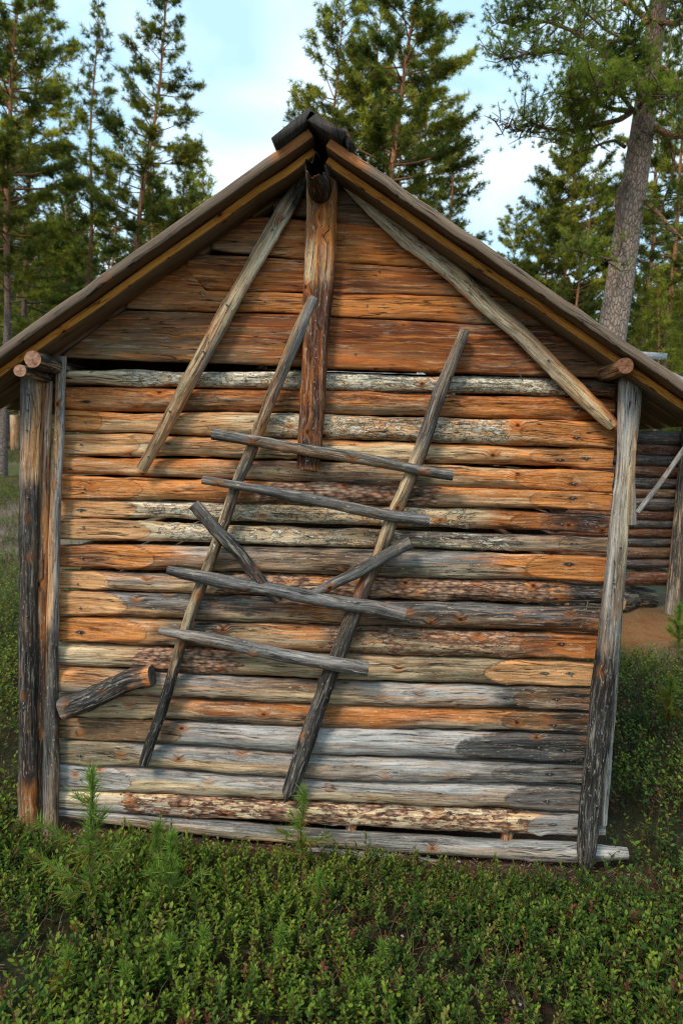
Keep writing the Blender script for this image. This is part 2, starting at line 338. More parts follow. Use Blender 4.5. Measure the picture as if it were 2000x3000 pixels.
def pole(name, pts, radii, keys=((0, 'tan', 'tan'), (1, 'tan', 'tan')), patches=(), streak=(('cream', .5), ('dgrey', .3)), seed=0, parent=None, ds=.008, nseg=26,
         front=(0, -1, 0), flat=1.0, hew=(0, None, 0, None), cap='tan', bump=.004, point=0, mat=None, label=None, knobs=4, frontdense=True, wob=.002, square=0, gap=None, ret=False):
    """a natural timber: path, radii, uneven girth; hewn ends are planed flat towards the front"""
    P = np.column_stack([np.asarray(pts, float), np.interp(np.linspace(0, 1, len(pts)), np.linspace(0, 1, len(radii)), radii)])
    length = np.linalg.norm(np.diff(P[:, :3], axis=0), axis=1).sum(); n = max(6, int(length/ds))
    Q, s = smooth_path(P, n); X = Q[:, :3].copy(); R = Q[:, 3].copy()
    f = s/s[-1]
    X[:, 2] += wob*(fbm(s*2.5, seed, seed+70, 2)-.5)*2; X[:, 0] += wob*(fbm(s*2.5, seed+9, seed+71, 2)-.5)*(2 if abs(X[-1, 2]-X[0, 2]) > abs(X[-1, 0]-X[0, 0]) else 0)
    T = np.gradient(X, axis=0); T /= np.linalg.norm(T, axis=1)[:, None]
    fr = np.array(front, float); n1 = fr[None]-T*(T@fr)[:, None]; n1 /= np.linalg.norm(n1, axis=1)[:, None]
    n2 = np.cross(n1, T)
    # n2 should point up (or right for an upright pole)
    mid = n2[len(n2)//2]
    if (mid[2] if abs(mid[2]) > .5 else mid[0]) < 0: n2 = -n2; flip = True
    else: flip = False
    u = np.linspace(-1, 1, nseg, endpoint=False)
    th = (np.pi*(np.sign(u)*np.abs(u)**1.25) if frontdense else np.pi*u)
    cs, sn = np.cos(th), np.sin(th)
    if square:
        q = 1/np.maximum((np.abs(cs)**square+np.abs(sn)**square)**(1/square), 1e-6)
    else: q = np.ones_like(cs)
    Sm = np.repeat(s[:, None], nseg, 1); arc = np.repeat((th*np.mean(R))[None], n, 0)
    rr = R[:, None]*q[None]
    rr = rr+bump*(fbm(Sm*7, np.abs(arc)*22+3, seed+1, 3)-.5)*2*min(1, R.mean()/.03)
    rk = np.random.default_rng(seed+5)
    for k in range(knobs):
        ks, kt = rk.uniform(.05, .95)*s[-1], rk.uniform(-1.6, 1.6)
        rr = rr+.0045*min(1, R.mean()/.035)*np.exp(-(((Sm-ks)/.016)**2+((th[None]-kt)*R.mean()/.011)**2))
    a = rr*cs[None]*flat; b = rr*sn[None]
    Tt = np.repeat(sn[None], n, 0)
    col, rel, ext = paint(dict(m=Sm, f=np.repeat(f[:, None], nseg, 1)), Tt, arc, keys, patches, streak, seed)
    a = a+rel*cs[None]; b = b+rel*sn[None]
    # hewn ends
    for side, hl, hc in ((0, hew[0], hew[1]), (1, hew[2], hew[3])):
        if not hl: continue
        t = (1-Sm/hl) if side == 0 else (1-(s[-1]-Sm)/hl)
        t = t-.34*np.abs(Tt)**2.4+.05*(fbm(Sm*6, arc*30, seed+63, 2)-.5)
        lim = R[:, None]*flat*(.98-.45*np.clip(t, 0, 1)**.6)+.0012*(fbm(Sm*30, arc*60, seed+61, 2)-.5)
        k = (t > 0) & (cs[None] > 0); a = np.where(k, np.minimum(a, lim), a)
        kk = (k*1.0)[..., None]*.88
        hcc = C[hc]*(.8+.4*fbm(Sm*4, arc*60, seed+62, 3)[..., None]); col = col*(1-kk)+hcc*kk; ext['Msk'] = ext['Msk']*np.where(k[..., None], np.array([0, .0, 1., 1]), 1); ext['Col2'][..., 3] *= np.where(k, .35, 1)
        nb_ = ~k & (np.roll(k, 1, 0) | np.roll(k, -1, 0) | np.roll(k, 1, 1) | np.roll(k, -1, 1)); col = np.where(nb_[..., None], col*.45, col)
    if point:
        tp = np.clip((s[-1]-s)/point, 0, 1)[:, None]; sc_ = .08+.92*tp**.8; b = b*sc_+(-1 if flip else 1)*0; a = a*(.2+.8*tp)
    V = X[:, None]+n1[:, None]*a[..., None]+n2[:, None]*b[..., None]
    i = (np.arange(n-1)[:, None]*nseg+np.arange(nseg)[None]); j = (np.arange(n-1)[:, None]*nseg+(np.arange(nseg)[None]+1) % nseg)
    F4 = np.stack([i, j, j+nseg, i+nseg], -1).reshape(-1, 4)
    if flip: F4 = F4[:, ::-1]
    V = V.reshape(-1, 3); col = col.reshape(-1, 3)
    uvw = np.stack([Sm+seed*1.37, arc+seed*.71, np.full_like(Sm, seed*.93)], -1).reshape(-1, 3)
    # caps: two inner rings and a centre, slightly uneven
    F3 = []; Vs = [V]; Cs = [col]; Us = [uvw]; base = len(V); capc = C[cap] if cap else C['tan']
    capfaces = []
    for e, off in ((0, 0), (1, (n-1)*nseg)):
        ring = V[off:off+nseg]; cen = ring.mean(0); prev = off+np.arange(nseg); tt = T[0] if e == 0 else T[-1]
        dup = ring.copy(); ids = base+np.arange(nseg); Vs.append(dup); Cs.append(np.repeat(capc[None], nseg, 0)*rk.uniform(.7, 1.1, (nseg, 1))); base += nseg; prev = ids
        Us.append(dup+seed)
        for rr_, dd in ((.6, .001), (.25, .001)):
            vv = cen+(ring-cen)*rr_+tt*rk.uniform(-.002, .002, (nseg, 1)); ids = base+np.arange(nseg); Vs.append(vv); Us.append(vv+seed)
            Cs.append(np.repeat(capc[None], nseg, 0)*rk.uniform(.75, 1.1, (nseg, 1))); base += nseg
            q4 = np.stack([prev, np.roll(prev, -1), np.roll(ids, -1), ids], 1); capfaces.append(q4 if (e == 1) ^ flip else q4[:, ::-1]); prev = ids
        Vs.append(cen[None]); Cs.append(capc[None]*.8); Us.append(cen[None]+seed)
        t3 = np.stack([prev, np.roll(prev, -1), np.full(nseg, base)], 1); base += 1; F3.append(t3 if (e == 1) ^ flip else t3[:, ::-1])
    nb = len(F4); F4 = np.concatenate([F4]+capfaces)
    me = mesh_from(name, np.concatenate(Vs), F3=np.concatenate(F3), F4=F4, col=np.concatenate(Cs), uvw=np.concatenate(Us), mat=mat or MW, extra={k_: v_.reshape(-1, 4) for k_, v_ in ext.items()})
    me.materials.append(MEND)
    mi = np.ones(len(me.polygons), np.int32); mi[:nb] = 0; me.polygons.foreach_set('material_index', mi); me.update()
    o = link(name, me, parent, label)
    return (o, X, R, n1) if ret else o
def slab(name, xs, ztop, zbot, y0, y1, keys, patches=(), streak=(('tan', .4), ('drust', .4)), seed=0, parent=None, rows=16, label=None, n=None):
    """upright plank in an XZ plane; ztop/zbot given at xs"""
    xs = np.asarray(xs, float); n = n or max(24, int((xs[-1]-xs[0])/.009)); x = np.linspace(xs[0], xs[-1], n)
    zt = np.interp(x, xs, ztop)+.003*(fbm(x*9, seed, seed, 3)-.5)*2; zb = np.interp(x, xs, zbot)+.0035*(fbm(x*8, seed+4, seed+2, 3)-.5)*2
    zt = np.maximum(zt, zb+.002)
    # section loop: front rows bottom->top, then back top->bottom
    v = np.linspace(0, 1, rows); bev = .004
    fy = y0+bev*(1-np.minimum(1, np.minimum(v, 1-v)*rows/1.5))
    Z = zb[:, None]+(zt-zb)[:, None]*v[None]; Xg = np.repeat(x[:, None], rows, 1)
    Yf = fy[None]+.004*(fbm(Xg*3, Z*14, seed+8, 3)-.5)+.0016*(fbm(Xg*12, Z*120, seed+9, 2)-.5)
    T = np.repeat((v*2-1)[None], n, 0)
    col, rel, ext = paint(dict(m=Xg-x[0], f=(Xg-x[0])/(x[-1]-x[0])), T, Z-zb.min(), keys, patches, streak, seed)
    Yf = Yf-rel
    V = np.stack([Xg, Yf, Z], -1); Vb = np.stack([Xg[:, [rows-1, 0]], np.full((n, 2), y1), Z[:, [rows-1, 0]]], -1)
    V = np.concatenate([V, Vb], 1); m = rows+2; col = np.concatenate([col, col[:, [rows-1, 0]]], 1); ext = {k_: np.concatenate([v_, v_[:, [rows-1, 0]]], 1).reshape(-1, 4) for k_, v_ in ext.items()}
    uvw = np.stack([V[..., 0]+seed*1.37, V[..., 2]+V[..., 1]+seed*.7, np.full(V.shape[:2], seed*.93)], -1)
    i = (np.arange(n-1)[:, None]*m+np.arange(m)[None]); j = (np.arange(n-1)[:, None]*m+(np.arange(m)[None]+1) % m)
    F4 = np.stack([i, i+m, j+m, j], -1).reshape(-1, 4)
    V = V.reshape(-1, 3); F3 = []
    for e in (0, n-1):
        k = e*m+np.arange(m); t = np.stack([np.full(m-2, k[0]), k[1:-1], k[2:]], 1); F3.append(t if e == 0 else t[:, ::-1])
    me = mesh_from(name, V, F3=np.concatenate(F3), F4=F4, col=col.reshape(-1, 3), uvw=uvw.reshape(-1, 3), mat=MB, extra=ext)
    return link(name, me, parent, label)
def board(name, p0, p1, wdir, w, t, col, seed=0, parent=None, mat=None, nrm=None, bow=0, label=None, n=8, colb=None, fresh=None):
    """sawn board from p0 to p1 (centre line), width along wdir, thickness along nrm"""
    p0 = np.array(p0, float); p1 = np.array(p1, float); d = p1-p0; Ln = np.linalg.norm(d); d /= Ln
    wd = np.array(wdir, float); wd -= d*(wd@d); wd /= np.linalg.norm(wd); nr = np.cross(d, wd); nr /= np.linalg.norm(nr)
    if nrm is not None and nr@np.array(nrm) < 0: nr = -nr
    s = np.linspace(0, 1, n); r = np.random.default_rng(seed)
    c = .12; sect = np.array([(-1, -1+2*c), (-1+c*t/w*2, -1), (1-c*t/w*2, -1), (1, -1+2*c), (1, 1-2*c), (1-c*t/w*2, 1), (-1+c*t/w*2, 1), (-1, 1-2*c)])
    P = p0+np.outer(s, d)*Ln+np.outer(bow*np.sin(s*np.pi)+.0015*r.normal(size=n), nr)+np.outer(.0015*r.normal(size=n), wd)
    V = P[:, None]+sect[None, :, :1]*wd*w/2+sect[None, :, 1:]*nr*t/2; m = len(sect)
    uvw = np.stack([np.repeat(s[:, None]*Ln, m, 1)+seed*1.37, np.repeat((sect[:, 0]*w/2+sect[:, 1]*t/2)[None], n, 0)+seed*.7, np.full((n, m), seed*.9)], -1)
    cc = np.repeat(np.repeat(np.array(col)[None, None], n, 0), m, 1)*r.uniform(.85, 1.15)
    if fresh is not None: cc[s <= .11] = np.array(fresh)
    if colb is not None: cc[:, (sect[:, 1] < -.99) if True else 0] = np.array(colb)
    i = (np.arange(n-1)[:, None]*m+np.arange(m)[None]); j = (np.arange(n-1)[:, None]*m+(np.arange(m)[None]+1) % m)
    F4 = np.stack([i, j, j+m, i+m], -1).reshape(-1, 4); F3 = []
    for e in (0, n-1):
        k = e*m+np.arange(m); t3 = np.stack([np.full(m-2, k[0]), k[1:-1], k[2:]], 1); F3.append(t3[:, ::-1] if e == 0 else t3)
    me = mesh_from(name, V.reshape(-1, 3), F3=np.concatenate(F3), F4=F4, col=cc.reshape(-1, 3), uvw=uvw.reshape(-1, 3), mat=mat or MR, smooth=False)
    return link(name, me, parent, label)
NAILME = None
def nail(p, parent, r=.0038, d=(0, -1, 0)):
    global NAILME
    if NAILME is None:
        a = np.linspace(0, 2*np.pi, 10, endpoint=False)
        V = np.concatenate([np.stack([np.cos(a), np.full(10, 0.), np.sin(a)], 1), np.stack([np.cos(a)*.85, np.full(10, -.45), np.sin(a)*.85], 1), [[0, -.6, 0]], np.stack([np.cos(a)*.5, np.full(10, 3.), np.sin(a)*.5], 1)])
        k = np.arange(10); F4 = np.concatenate([np.stack([k, np.roll(k, -1), 10+np.roll(k, -1), 10+k], 1), np.stack([21+k, 21+np.roll(k, -1), np.roll(k, -1), k], 1)])
        NAILME = mesh_from('nail', V, F3=np.stack([10+k, 10+np.roll(k, -1), np.full(10, 20)], 1), F4=F4, mat=MNAIL)
    o = bpy.data.objects.new('nail', NAILME); COL.objects.link(o); o.parent = parent
    o.location = np.array(p)-np.array(PAR_LOC.get(parent.name, (0, 0, 0))); o.scale = (r, r, r); return o

# ------------------------------------------------------------------ THE BARN
barn = reg(empty('log_barn', (0, 0, 0), 'small log barn with orange and grey logs, plank gable and overhanging board roof', 'barn'))
# rows: top/bottom of each log at photo x = 182, 1000, 1800 (left, middle, right)
ROWS = [((1078, 1126), (1088, 1142), (1107, 1161)), ((1128, 1200), (1145, 1211), (1164, 1231)), ((1203, 1262), (1214, 1284), (1235, 1315)),
        ((1266, 1331), (1288, 1350), (1317, 1374)), ((1334, 1388), (1353, 1416), (1380, 1444)), ((1393, 1461), (1418, 1478), (1447, 1500)),
        ((1463, 1513), (1482, 1540), (1512, 1565)), ((1520, 1583), (1551, 1606), (1576, 1624)), ((1600, 1669), (1610, 1690), (1636, 1713)),
        ((1674, 1733), (1692, 1756), (1717, 1774)), ((1738, 1809), (1759, 1836), (1782, 1861)), ((1812, 1889), (1838, 1920), (1866, 1941)),
        ((1893, 1956), (1924, 2001), (1947, 2020)), ((1962, 2037), (2004, 2073), (2024, 2092)), ((2040, 2107), (2074, 2141), (2098, 2157)),
        ((2110, 2172), (2144, 2222), (2165, 2245)), ((2176, 2244), (2225, 2297), (2252, 2307)), ((2247, 2326), (2299, 2364), (2323, 2393)),
        ((2328, 2383), (2367, 2430), (2406, 2466))]
XR = [1806, 1804, 1802, 1800, 1796, 1790, 1786, 1780, 1774, 1768, 1760, 1752, 1745, 1736, 1728, 1720, 1712, 1703, 1695]
EXT = [0, 0, 6, 4, 6, 8, 22, 24, 10, 28, 12, 10, 10, 10, 12, 12, 14, 16, 85]
ST = [   # keys (frac, upper, lower), patches, streaks, hewing, label
 (((0, 'cream', 'tan'), (.15, 'pale', 'cream'), (.85, 'pale', 'cream'), (.93, 'brown', 'rust'), (1, 'black', 'rust')), [('scaly', .12, .92, .9), ('black', .9, 1, .55)], (('tan', .3),), (.0, None, 0, None), 'pale flaking top log under the gable boards'),
 (((0, 'rust', 'orange'), (.15, 'rust', 'tan'), (.4, 'rust', 'brown'), (.6, 'rust', 'olive'), (.8, 'rust', 'orange'), (1, 'drust', 'rust')), [('flake', 0, 1, .3)], (('orange', .6), ('drust', .5)), (0, None, 0, None), 'dark rust brown log'),
 (((0, 'orange', 'orange'), (.12, 'orange', 'cream'), (.3, 'honey', 'honey'), (.42, 'pale', 'cream'), (.6, 'orange', 'cream'), (.78, 'cream', 'pale'), (.82, 'orange', 'orange'), (1, 'orange', 'rust')), [('scaly', .38, .82, .6), ('flake', .1, .5, .5)], (('cream', .6), ('orange', .5)), (.16, 'orange', .34, 'orange'), None),
 (((0, 'orange', 'pale'), (.2, 'honey', 'cream'), (.45, 'orange', 'cream'), (.62, 'honey', 'cream'), (.8, 'orange', 'honey'), (1, 'honey', 'orange')), [('flake', .3, .6, .6), ('black', .86, .95, .4)], (('orange', .5), ('cream', .4)), (.3, 'honey', .3, 'orange'), None),
 (((0, 'orange', 'orange'), (.25, 'orange', 'cream'), (.45, 'dgrey', 'tan'), (.55, 'tan', 'dgrey'), (.68, 'orange', 'olive'), (1, 'orange', 'orange')), [('flake', .3, .6, .7), ('black', .9, .97, .35)], (('rust', .4), ('cream', .4)), (0, None, .35, 'orange'), None),
 (((0, 'orange', 'cream'), (.22, 'orange', 'orange'), (.4, 'rust', 'olive'), (.68, 'rust', 'olive'), (.72, 'orange', 'tan'), (1, 'orange', 'orange')), [('bark', .38, .67, 1), ('black', .9, .98, .4)], (('rust', .4), ('cream', .3)), (.32, 'orange', .3, 'orange'), 'orange log with a long patch of red bark in its middle'),
 (((0, 'orange', 'honey'), (.17, 'pale', 'pale'), (.45, 'cream', 'pale'), (.6, 'cream', 'honey'), (.76, 'cream', 'tan'), (.8, 'rust', 'rust'), (1, 'drust', 'rust')), [('scaly', .16, .76, .6), ('flake', .5, .75, .8), ('black', .88, 1, .6)], (('orange', .35), ('cream', .4)), (.3, 'honey', .38, 'rust'), 'cream log with pale patches and a hewn rust end'),
 (((0, 'honey', 'tan'), (.2, 'cream', 'pale'), (.6, 'tan', 'cream'), (.75, 'grey', 'cream'), (.9, 'brown', 'tan'), (1, 'tan', 'olive')), [('scaly', .18, .85, .55), ('black', .62, .85, .42), ('black', .9, 1, .5)], (('grey', .4), ('cream', .3)), (.36, 'honey', .2, 'tan'), None),
 (((0, 'rust', 'drust'), (.2, 'orange', 'rust'), (.27, 'grey', 'tan'), (.5, 'brown', 'tan'), (.65, 'grey', 'olive'), (.76, 'dgrey', 'olive'), (.82, 'orange', 'rust'), (1, 'rust', 'rust')), [('black', .3, .72, .45), ('flake', .3, .9, .6), ('black', .0, .1, .5)], (('orange', .35), ('pale', .4), ('dgrey', .4)), (.38, 'orange', .3, 'orange'), None),
 (((0, 'orange', 'honey'), (.15, 'grey', 'honey'), (.3, 'tan', 'cream'), (.5, 'orange', 'tan'), (.9, 'orange', 'rust'), (.95, 'black', 'drust'), (1, 'black', 'black')), [('bark', .3, .5, .6), ('bark', .5, .9, .74), ('black', .93, 1, .9)], (('cream', .5), ('orange', .4)), (.2, 'honey', 0, None), 'log still carrying much red brown bark, black at its right end'),
 (((0, 'honey', 'honey'), (.12, 'grey', 'honey'), (.35, 'dgrey', 'cream'), (.5, 'rust', 'tan'), (.6, 'dgrey', 'brown'), (.8, 'grey', 'brown'), (.92, 'char', 'rust'), (1, 'black', 'orange')), [('black', .12, .42, .5), ('black', .6, 1, .5)], (('orange', .4), ('grey', .5)), (.28, 'honey', 0, None), None),
 (((0, 'orange', 'honey'), (.2, 'orange', 'honey'), (.22, 'dgrey', 'tan'), (.35, 'brown', 'tan'), (.5, 'rust', 'tan'), (.6, 'tan', 'cream'), (.8, 'rust', 'tan'), (1, 'rust', 'orange')), [('black', .18, .34, .55), ('black', .5, .92, .47), ('bark', .5, .85, .5), ('flake', .5, .85, .8)], (('orange', .5), ('cream', .4), ('dgrey', .3)), (.36, 'orange', .3, 'rust'), None),
 (((0, 'cream', 'pale'), (.15, 'tan', 'cream'), (.35, 'olive', 'tan'), (.6, 'tan', 'cream'), (.75, 'olive', 'olive'), (1, 'tan', 'brown')), [('bark', .17, .34, .9), ('black', .4, .72, .35)], (('brown', .5), ('cream', .4)), (0, None, .42, 'honey'), 'tan log with one patch of red bark near its left end'),
 (((0, 'orange', 'cream'), (.12, 'tan', 'cream'), (.28, 'grey', 'tan'), (.5, 'brown', 'cream'), (.6, 'grey', 'tan'), (.8, 'lgrey', 'tan'), (.85, 'dgrey', 'black'), (1, 'tan', 'rust')), [('black', .82, 1, .5), ('black', .4, .6, .35)], (('honey', .35), ('grey', .5)), (0, None, .3, 'brown'), None),
 (((0, 'cream', 'cream'), (.2, 'tan', 'cream'), (.3, 'rust', 'dgrey'), (.5, 'rust', 'tan'), (.6, 'orange', 'rust'), (.75, 'orange', 'grey'), (1, 'brown', 'brown')), [('black', .26, .45, .4), ('black', .93, 1, .6)], (('rust', .4), ('cream', .35)), (0, None, .34, 'brown'), None),
 (((0, 'tan', 'brown'), (.2, 'brown', 'olive'), (.28, 'grey', 'grey'), (.5, 'lgrey', 'grey'), (.75, 'lgrey', 'grey'), (1, 'dgrey', 'dgrey')), [], (('tan', .25), ('lgrey', .4)), (.5, 'brown', .5, 'char'), 'silver grey log with a black hewn right end'),
 (((0, 'tan', 'olive'), (.17, 'grey', 'cream'), (.5, 'grey', 'tan'), (.7, 'grey', 'grey'), (1, 'dgrey', 'grey')), [('flake', .3, .6, .6), ('black', .4, .6, .3)], (('tan', .4), ('lgrey', .5)), (.34, 'olive', .36, 'dgrey'), None),
 (((0, 'lgrey', 'tan'), (.15, 'grey', 'cream'), (.5, 'grey', 'cream'), (.8, 'lgrey', 'tan'), (1, 'grey', 'brown')), [('bark', .48, .62, .35)], (('tan', .35), ('lgrey', .5)), (.3, 'lgrey', .3, 'dgrey'), None),
 (((0, 'cream', 'pale'), (.12, 'cream', 'lgrey'), (.4, 'cream', 'pale'), (.85, 'cream', 'cream'), (.92, 'grey', 'grey'), (1, 'lgrey', 'grey')), [('bark', .12, .88, .56), ('flake', .1, .9, .7)], (('orange', .35), ('lgrey', .4)), (0, None, .3, 'grey'), 'cream bottom log mottled with reddish bark remains')]
XL = [184, 184, 183, 182, 181, 180, 178, 176, 174, 172, 170, 168, 168, 168, 168, 169, 170, 171, 172]
for k, (row, st) in enumerate(zip(ROWS, ST)):
    xr = XR[k]; (a, b), (c, d), (e, f_) = row
    px = [XL[k]-14, XL[k], 480, 1000, 1400, xr, xr+EXT[k]]
    tp = np.interp(px, [182, 1000, 1800], [a, c, e]); bt = np.interp(px, [182, 1000, 1800], [b, d, f_])
    tp[-1] = tp[-2]+4; bt[-1] = bt[-2]+2
    pts = []; rad = []
    for x_, t_, b_2 in zip(px, tp, bt):
        A = at(x_, t_); B = at(x_, b_2); pts.append((A+B)/2+np.array([0, .0, 0])); rad.append((A[2]-B[2])/2*.995)
    pts = np.array(pts); pts[:, 1] = .045+.004*math.sin(k*2.3)
    nl_ = [(fx, random.uniform(-.35, .35)) for fx in ([.05, .93] if k % 3 else [.04, .905, .95])]
    o, X, R, n1 = pole('log', pts, rad, st[0], list(st[1])+[('spot', fx, math.asin(t_)*float(np.mean(rad)), 1) for fx, t_ in nl_ if fx > .5 or k % 5 == 1], st[2], seed=100+k, parent=barn, hew=st[3], label=st[4], ds=.0062, nseg=44, bump=.0075, knobs=9, wob=.0045, flat=.92, square=2.5, cap='tan', ret=True)
    for fx, t_ in nl_:
        j = int(fx*len(X)); nail((X[j][0], X[j][1]-R[j]*.72, X[j][2]+R[j]*t_), barn)
# sill rails below
P1 = [at(165, 2391), at(420, 2420), at(700, 2445), at(1000, 2470), at(1400, 2497), at(1700, 2512), at(1845, 2515)]
pole('sill_log', [p+np.array([0, .03, 0]) for p in P1], [.018, .026, .032, .033, .036, .038, .022], ((0, 'grey', 'tan'), (.5, 'dgrey', 'cream'), (1, 'lgrey', 'grey')), [('flake', 0, 1, .3)], (('lgrey', .4), ('dgrey', .5)), seed=140, parent=barn, nseg=34, label='grey sill log that sticks out at the right corner')
P2 = [at(900, 2500), at(1150, 2530), at(1350, 2548)]
pole('sill_log', [p+np.array([0, .02, 0]) for p in P2], [.02, .03, .012], ((0, 'grey', 'tan'), (1, 'grey', 'brown')), [], seed=141, parent=barn, nseg=24)
for x_ in (1025, 1490): # short props between bottom log and sill
    p = at(x_, 2436 if x_ < 1200 else 2466); pole('prop_block', [p+np.array([0, .05, .025]), p+np.array([0, .05, -.02])], [.022, .022], ((0, 'bark', 'orange'), (1, 'orange', 'bark')), seed=150+x_, parent=barn, nseg=14)
for k, (x_, y_) in enumerate(((560, 2450), (1240, 2478), (1640, 2500))):
    p = at(x_, y_, .12); pole('foundation_block', [(p[0], .12, p[2]+.0), (p[0], .12, -.2)], [.06, .07], ((0, 'brown', 'dgrey'), (1, 'dgrey', 'brown')), seed=160+k, parent=barn, nseg=14)

# gable boards
gz = lambda x, y: at(x, y)
def gable(name, top, bot, keys, patches, streak, seed, y0, label=None):
    xs = sorted(set([at(x, y)[0] for x, y in top]+[at(x, y)[0] for x, y in bot]))
    tx = [at(x, y) for x, y in top]; bx = [at(x, y) for x, y in bot]
    slab('gable_board', xs, np.interp(xs, [p[0] for p in tx], [p[2] for p in tx]), np.interp(xs, [p[0] for p in bx], [p[2] for p in bx]), y0, y0+.03, keys, patches, streak, seed, barn, label=label)
C['sienna'] = np.array([.56, .19, .04])
OR = (('sienna', .55), ('drust', .3), ('tan', .2))
gable('top', [(800, 572), (905, 500), (985, 500), (1100, 568), (1135, 600)], [(800, 620), (900, 628), (1000, 652), (1128, 662), (1135, 664)], ((0, 'olive', 'brown'), (1, 'olive', 'brown')), [], (('grey', .4),), 201, .010, 'grey brown peak board')
gable('A', [(620, 690), (720, 632), (820, 634), (900, 645), (1000, 651), (1120, 664), (1250, 715), (1385, 790)], [(620, 728), (760, 744), (900, 757), (1000, 766), (1200, 778), (1385, 797)],
      ((0, 'brown', 'tan'), (.15, 'drust', 'tan'), (.4, 'rust', 'sienna'), (.7, 'rust', 'sienna'), (.9, 'drust', 'brown'), (1, 'brown', 'brown')), [('flake', 0, 1, .5)], OR, 202, .001)
gable('B', [(545, 760), (575, 742), (900, 758), (1000, 768), (1200, 781), (1385, 800), (1500, 862)], [(545, 792), (600, 846), (700, 850), (895, 854), (1000, 858), (1200, 861), (1440, 866), (1500, 872)],
      ((0, 'brown', 'rust'), (.2, 'drust', 'rust'), (.5, 'rust', 'drust'), (.8, 'drust', 'brown'), (.9, 'brown', 'olive'), (1, 'brown', 'brown')), [('flake', 0, 1, .5)], OR, 203, .003)
gable('C', [(371, 872), (540, 768), (600, 850), (700, 854), (895, 858), (1000, 861), (1200, 864), (1440, 869), (1520, 872), (1640, 950)], [(371, 904), (600, 910), (890, 916), (1000, 928), (1200, 934), (1440, 948), (1640, 956)],
      ((0, 'rust', 'tan'), (.15, 'rust', 'rust'), (.4, 'sienna', 'orange'), (.6, 'sienna', 'orange'), (.75, 'sienna', 'rust'), (.85, 'brown', 'olive'), (1, 'brown', 'brown')), [('flake', 0, 1, .6)], OR, 204, .001)
gable('D', [(184, 1038), (315, 932), (370, 907), (600, 914), (890, 921), (1000, 932), (1200, 938), (1440, 952), (1640, 960), (1700, 985), (1778, 1048)], [(184, 1045), (380, 1053), (560, 1060), (880, 1073), (1000, 1079), (1300, 1090), (1600, 1102), (1765, 1104), (1778, 1100)],
      ((0, 'brown', 'olive'), (.2, 'brown', 'brown'), (.35, 'drust', 'brown'), (.5, 'drust', 'rust'), (.6, 'drust', 'rust'), (.8, 'drust', 'drust'), (1, 'char', 'brown')), [('flake', 0, 1, .5)], OR, 205, .004, 'widest lowest board of the gable')
for x_, y_ in ((413, 880), (440, 892), (315, 1010), (1075, 895), (1040, 1035), (775, 882), (1110, 792)): 
    p = at(x_, y_); nail((p[0], -.001, p[2]), barn, .003)

C['mgrey'] = np.array([.17, .158, .148]); C['warmgrey'] = np.array([.20, .15, .10])
# vertical and diagonal timbers on the front
def px_pole(name, pts, w, Y, **k):
    P3 = [at(x, y, Y) for x, y in pts]
    rad = [wi/2*np.linalg.norm(p-CAMP)/2065 for wi, p in zip(np.interp(np.linspace(0, 1, len(pts)), np.linspace(0, 1, len(w)), w), P3)]
    return pole(name, P3, rad, ret=True, **k)
def nails_on(res, fr, parent):
    o, X, R, n1 = res
    for f in fr:
        j = min(len(X)-1, int(f*len(X))); nail((X[j][0]+R[j]*random.uniform(-.3, .3), X[j][1]-R[j]*.86, X[j][2]), parent)
r_ = px_pole('king_post', [(945, 505), (944, 600), (941, 700), (936, 800), (930, 900), (922, 1050), (915, 1200), (908, 1300), (905, 1374)], [82, 84, 82, 84, 78, 72, 74, 74, 70], -.026, flat=.5, square=4, keys=((0, 'lgrey', 'tan'), (.08, 'rust', 'cream'), (.2, 'orange', 'tan'), (.35, 'tan', 'cream'), (.40, 'drust', 'rust'), (.6, 'drust', 'rust'), (.8, 'drust', 'drust'), (1, 'rust', 'drust')), patches=[('black', .35, 1, .47), ('black', 0, .35, .3)], streak=(('sienna', .75), ('drust', .6)), seed=301, parent=barn, nseg=40, ds=.006, bump=.006, knobs=14, cap='orange')
nails_on(r_, [.1, .5, .62, .7, .78, .86, .93, .97], barn)
r_ = px_pole('brace', [(900, 496), (843, 600), (786, 700), (724, 810), (660, 920), (614, 1008), (577, 1072), (537, 1148), (470, 1276), (414, 1374)], [40, 44, 46, 44, 47, 48, 46, 44, 40, 36], -.028, flat=.7, keys=((0, 'grey', 'dgrey'), (.1, 'char', 'grey'), (.14, 'pale', 'pale'), (.3, 'pale', 'cream'), (.5, 'cream', 'tan'), (.6, 'grey', 'cream'), (.75, 'honey', 'olive'), (1, 'olive', 'tan')), patches=[('flake', .0, .6, .6), ('black', .4, .95, .36), ('black', 0, .1, .6)], streak=(('orange', .4), ('brown', .5)), seed=303, parent=barn, nseg=34, knobs=12, cap='cream', label='left diagonal brace of the gable')
nails_on(r_, [.2, .45, .6, .8, .95], barn)
r_ = px_pole('brace', [(985, 505), (1096, 613), (1210, 715), (1332, 804), (1415, 887), (1523, 976), (1612, 1066), (1702, 1155), (1781, 1231), (1797, 1248)], [34, 44, 50, 50, 50, 48, 46, 46, 42, 30], -.026, flat=.7, keys=((0, 'cream', 'pale'), (.3, 'tan', 'pale'), (.5, 'cream', 'pale'), (.7, 'tan', 'pale'), (.85, 'honey', 'cream'), (1, 'rust', 'cream')), patches=[('scaly', 0, .5, .3)], streak=(('honey', .45), ('brown', .3)), seed=304, parent=barn, nseg=34, knobs=14, cap='cream', label='right diagonal brace of the gable, longer than the left')
nails_on(r_, [.12, .3, .5, .75, .97], barn)
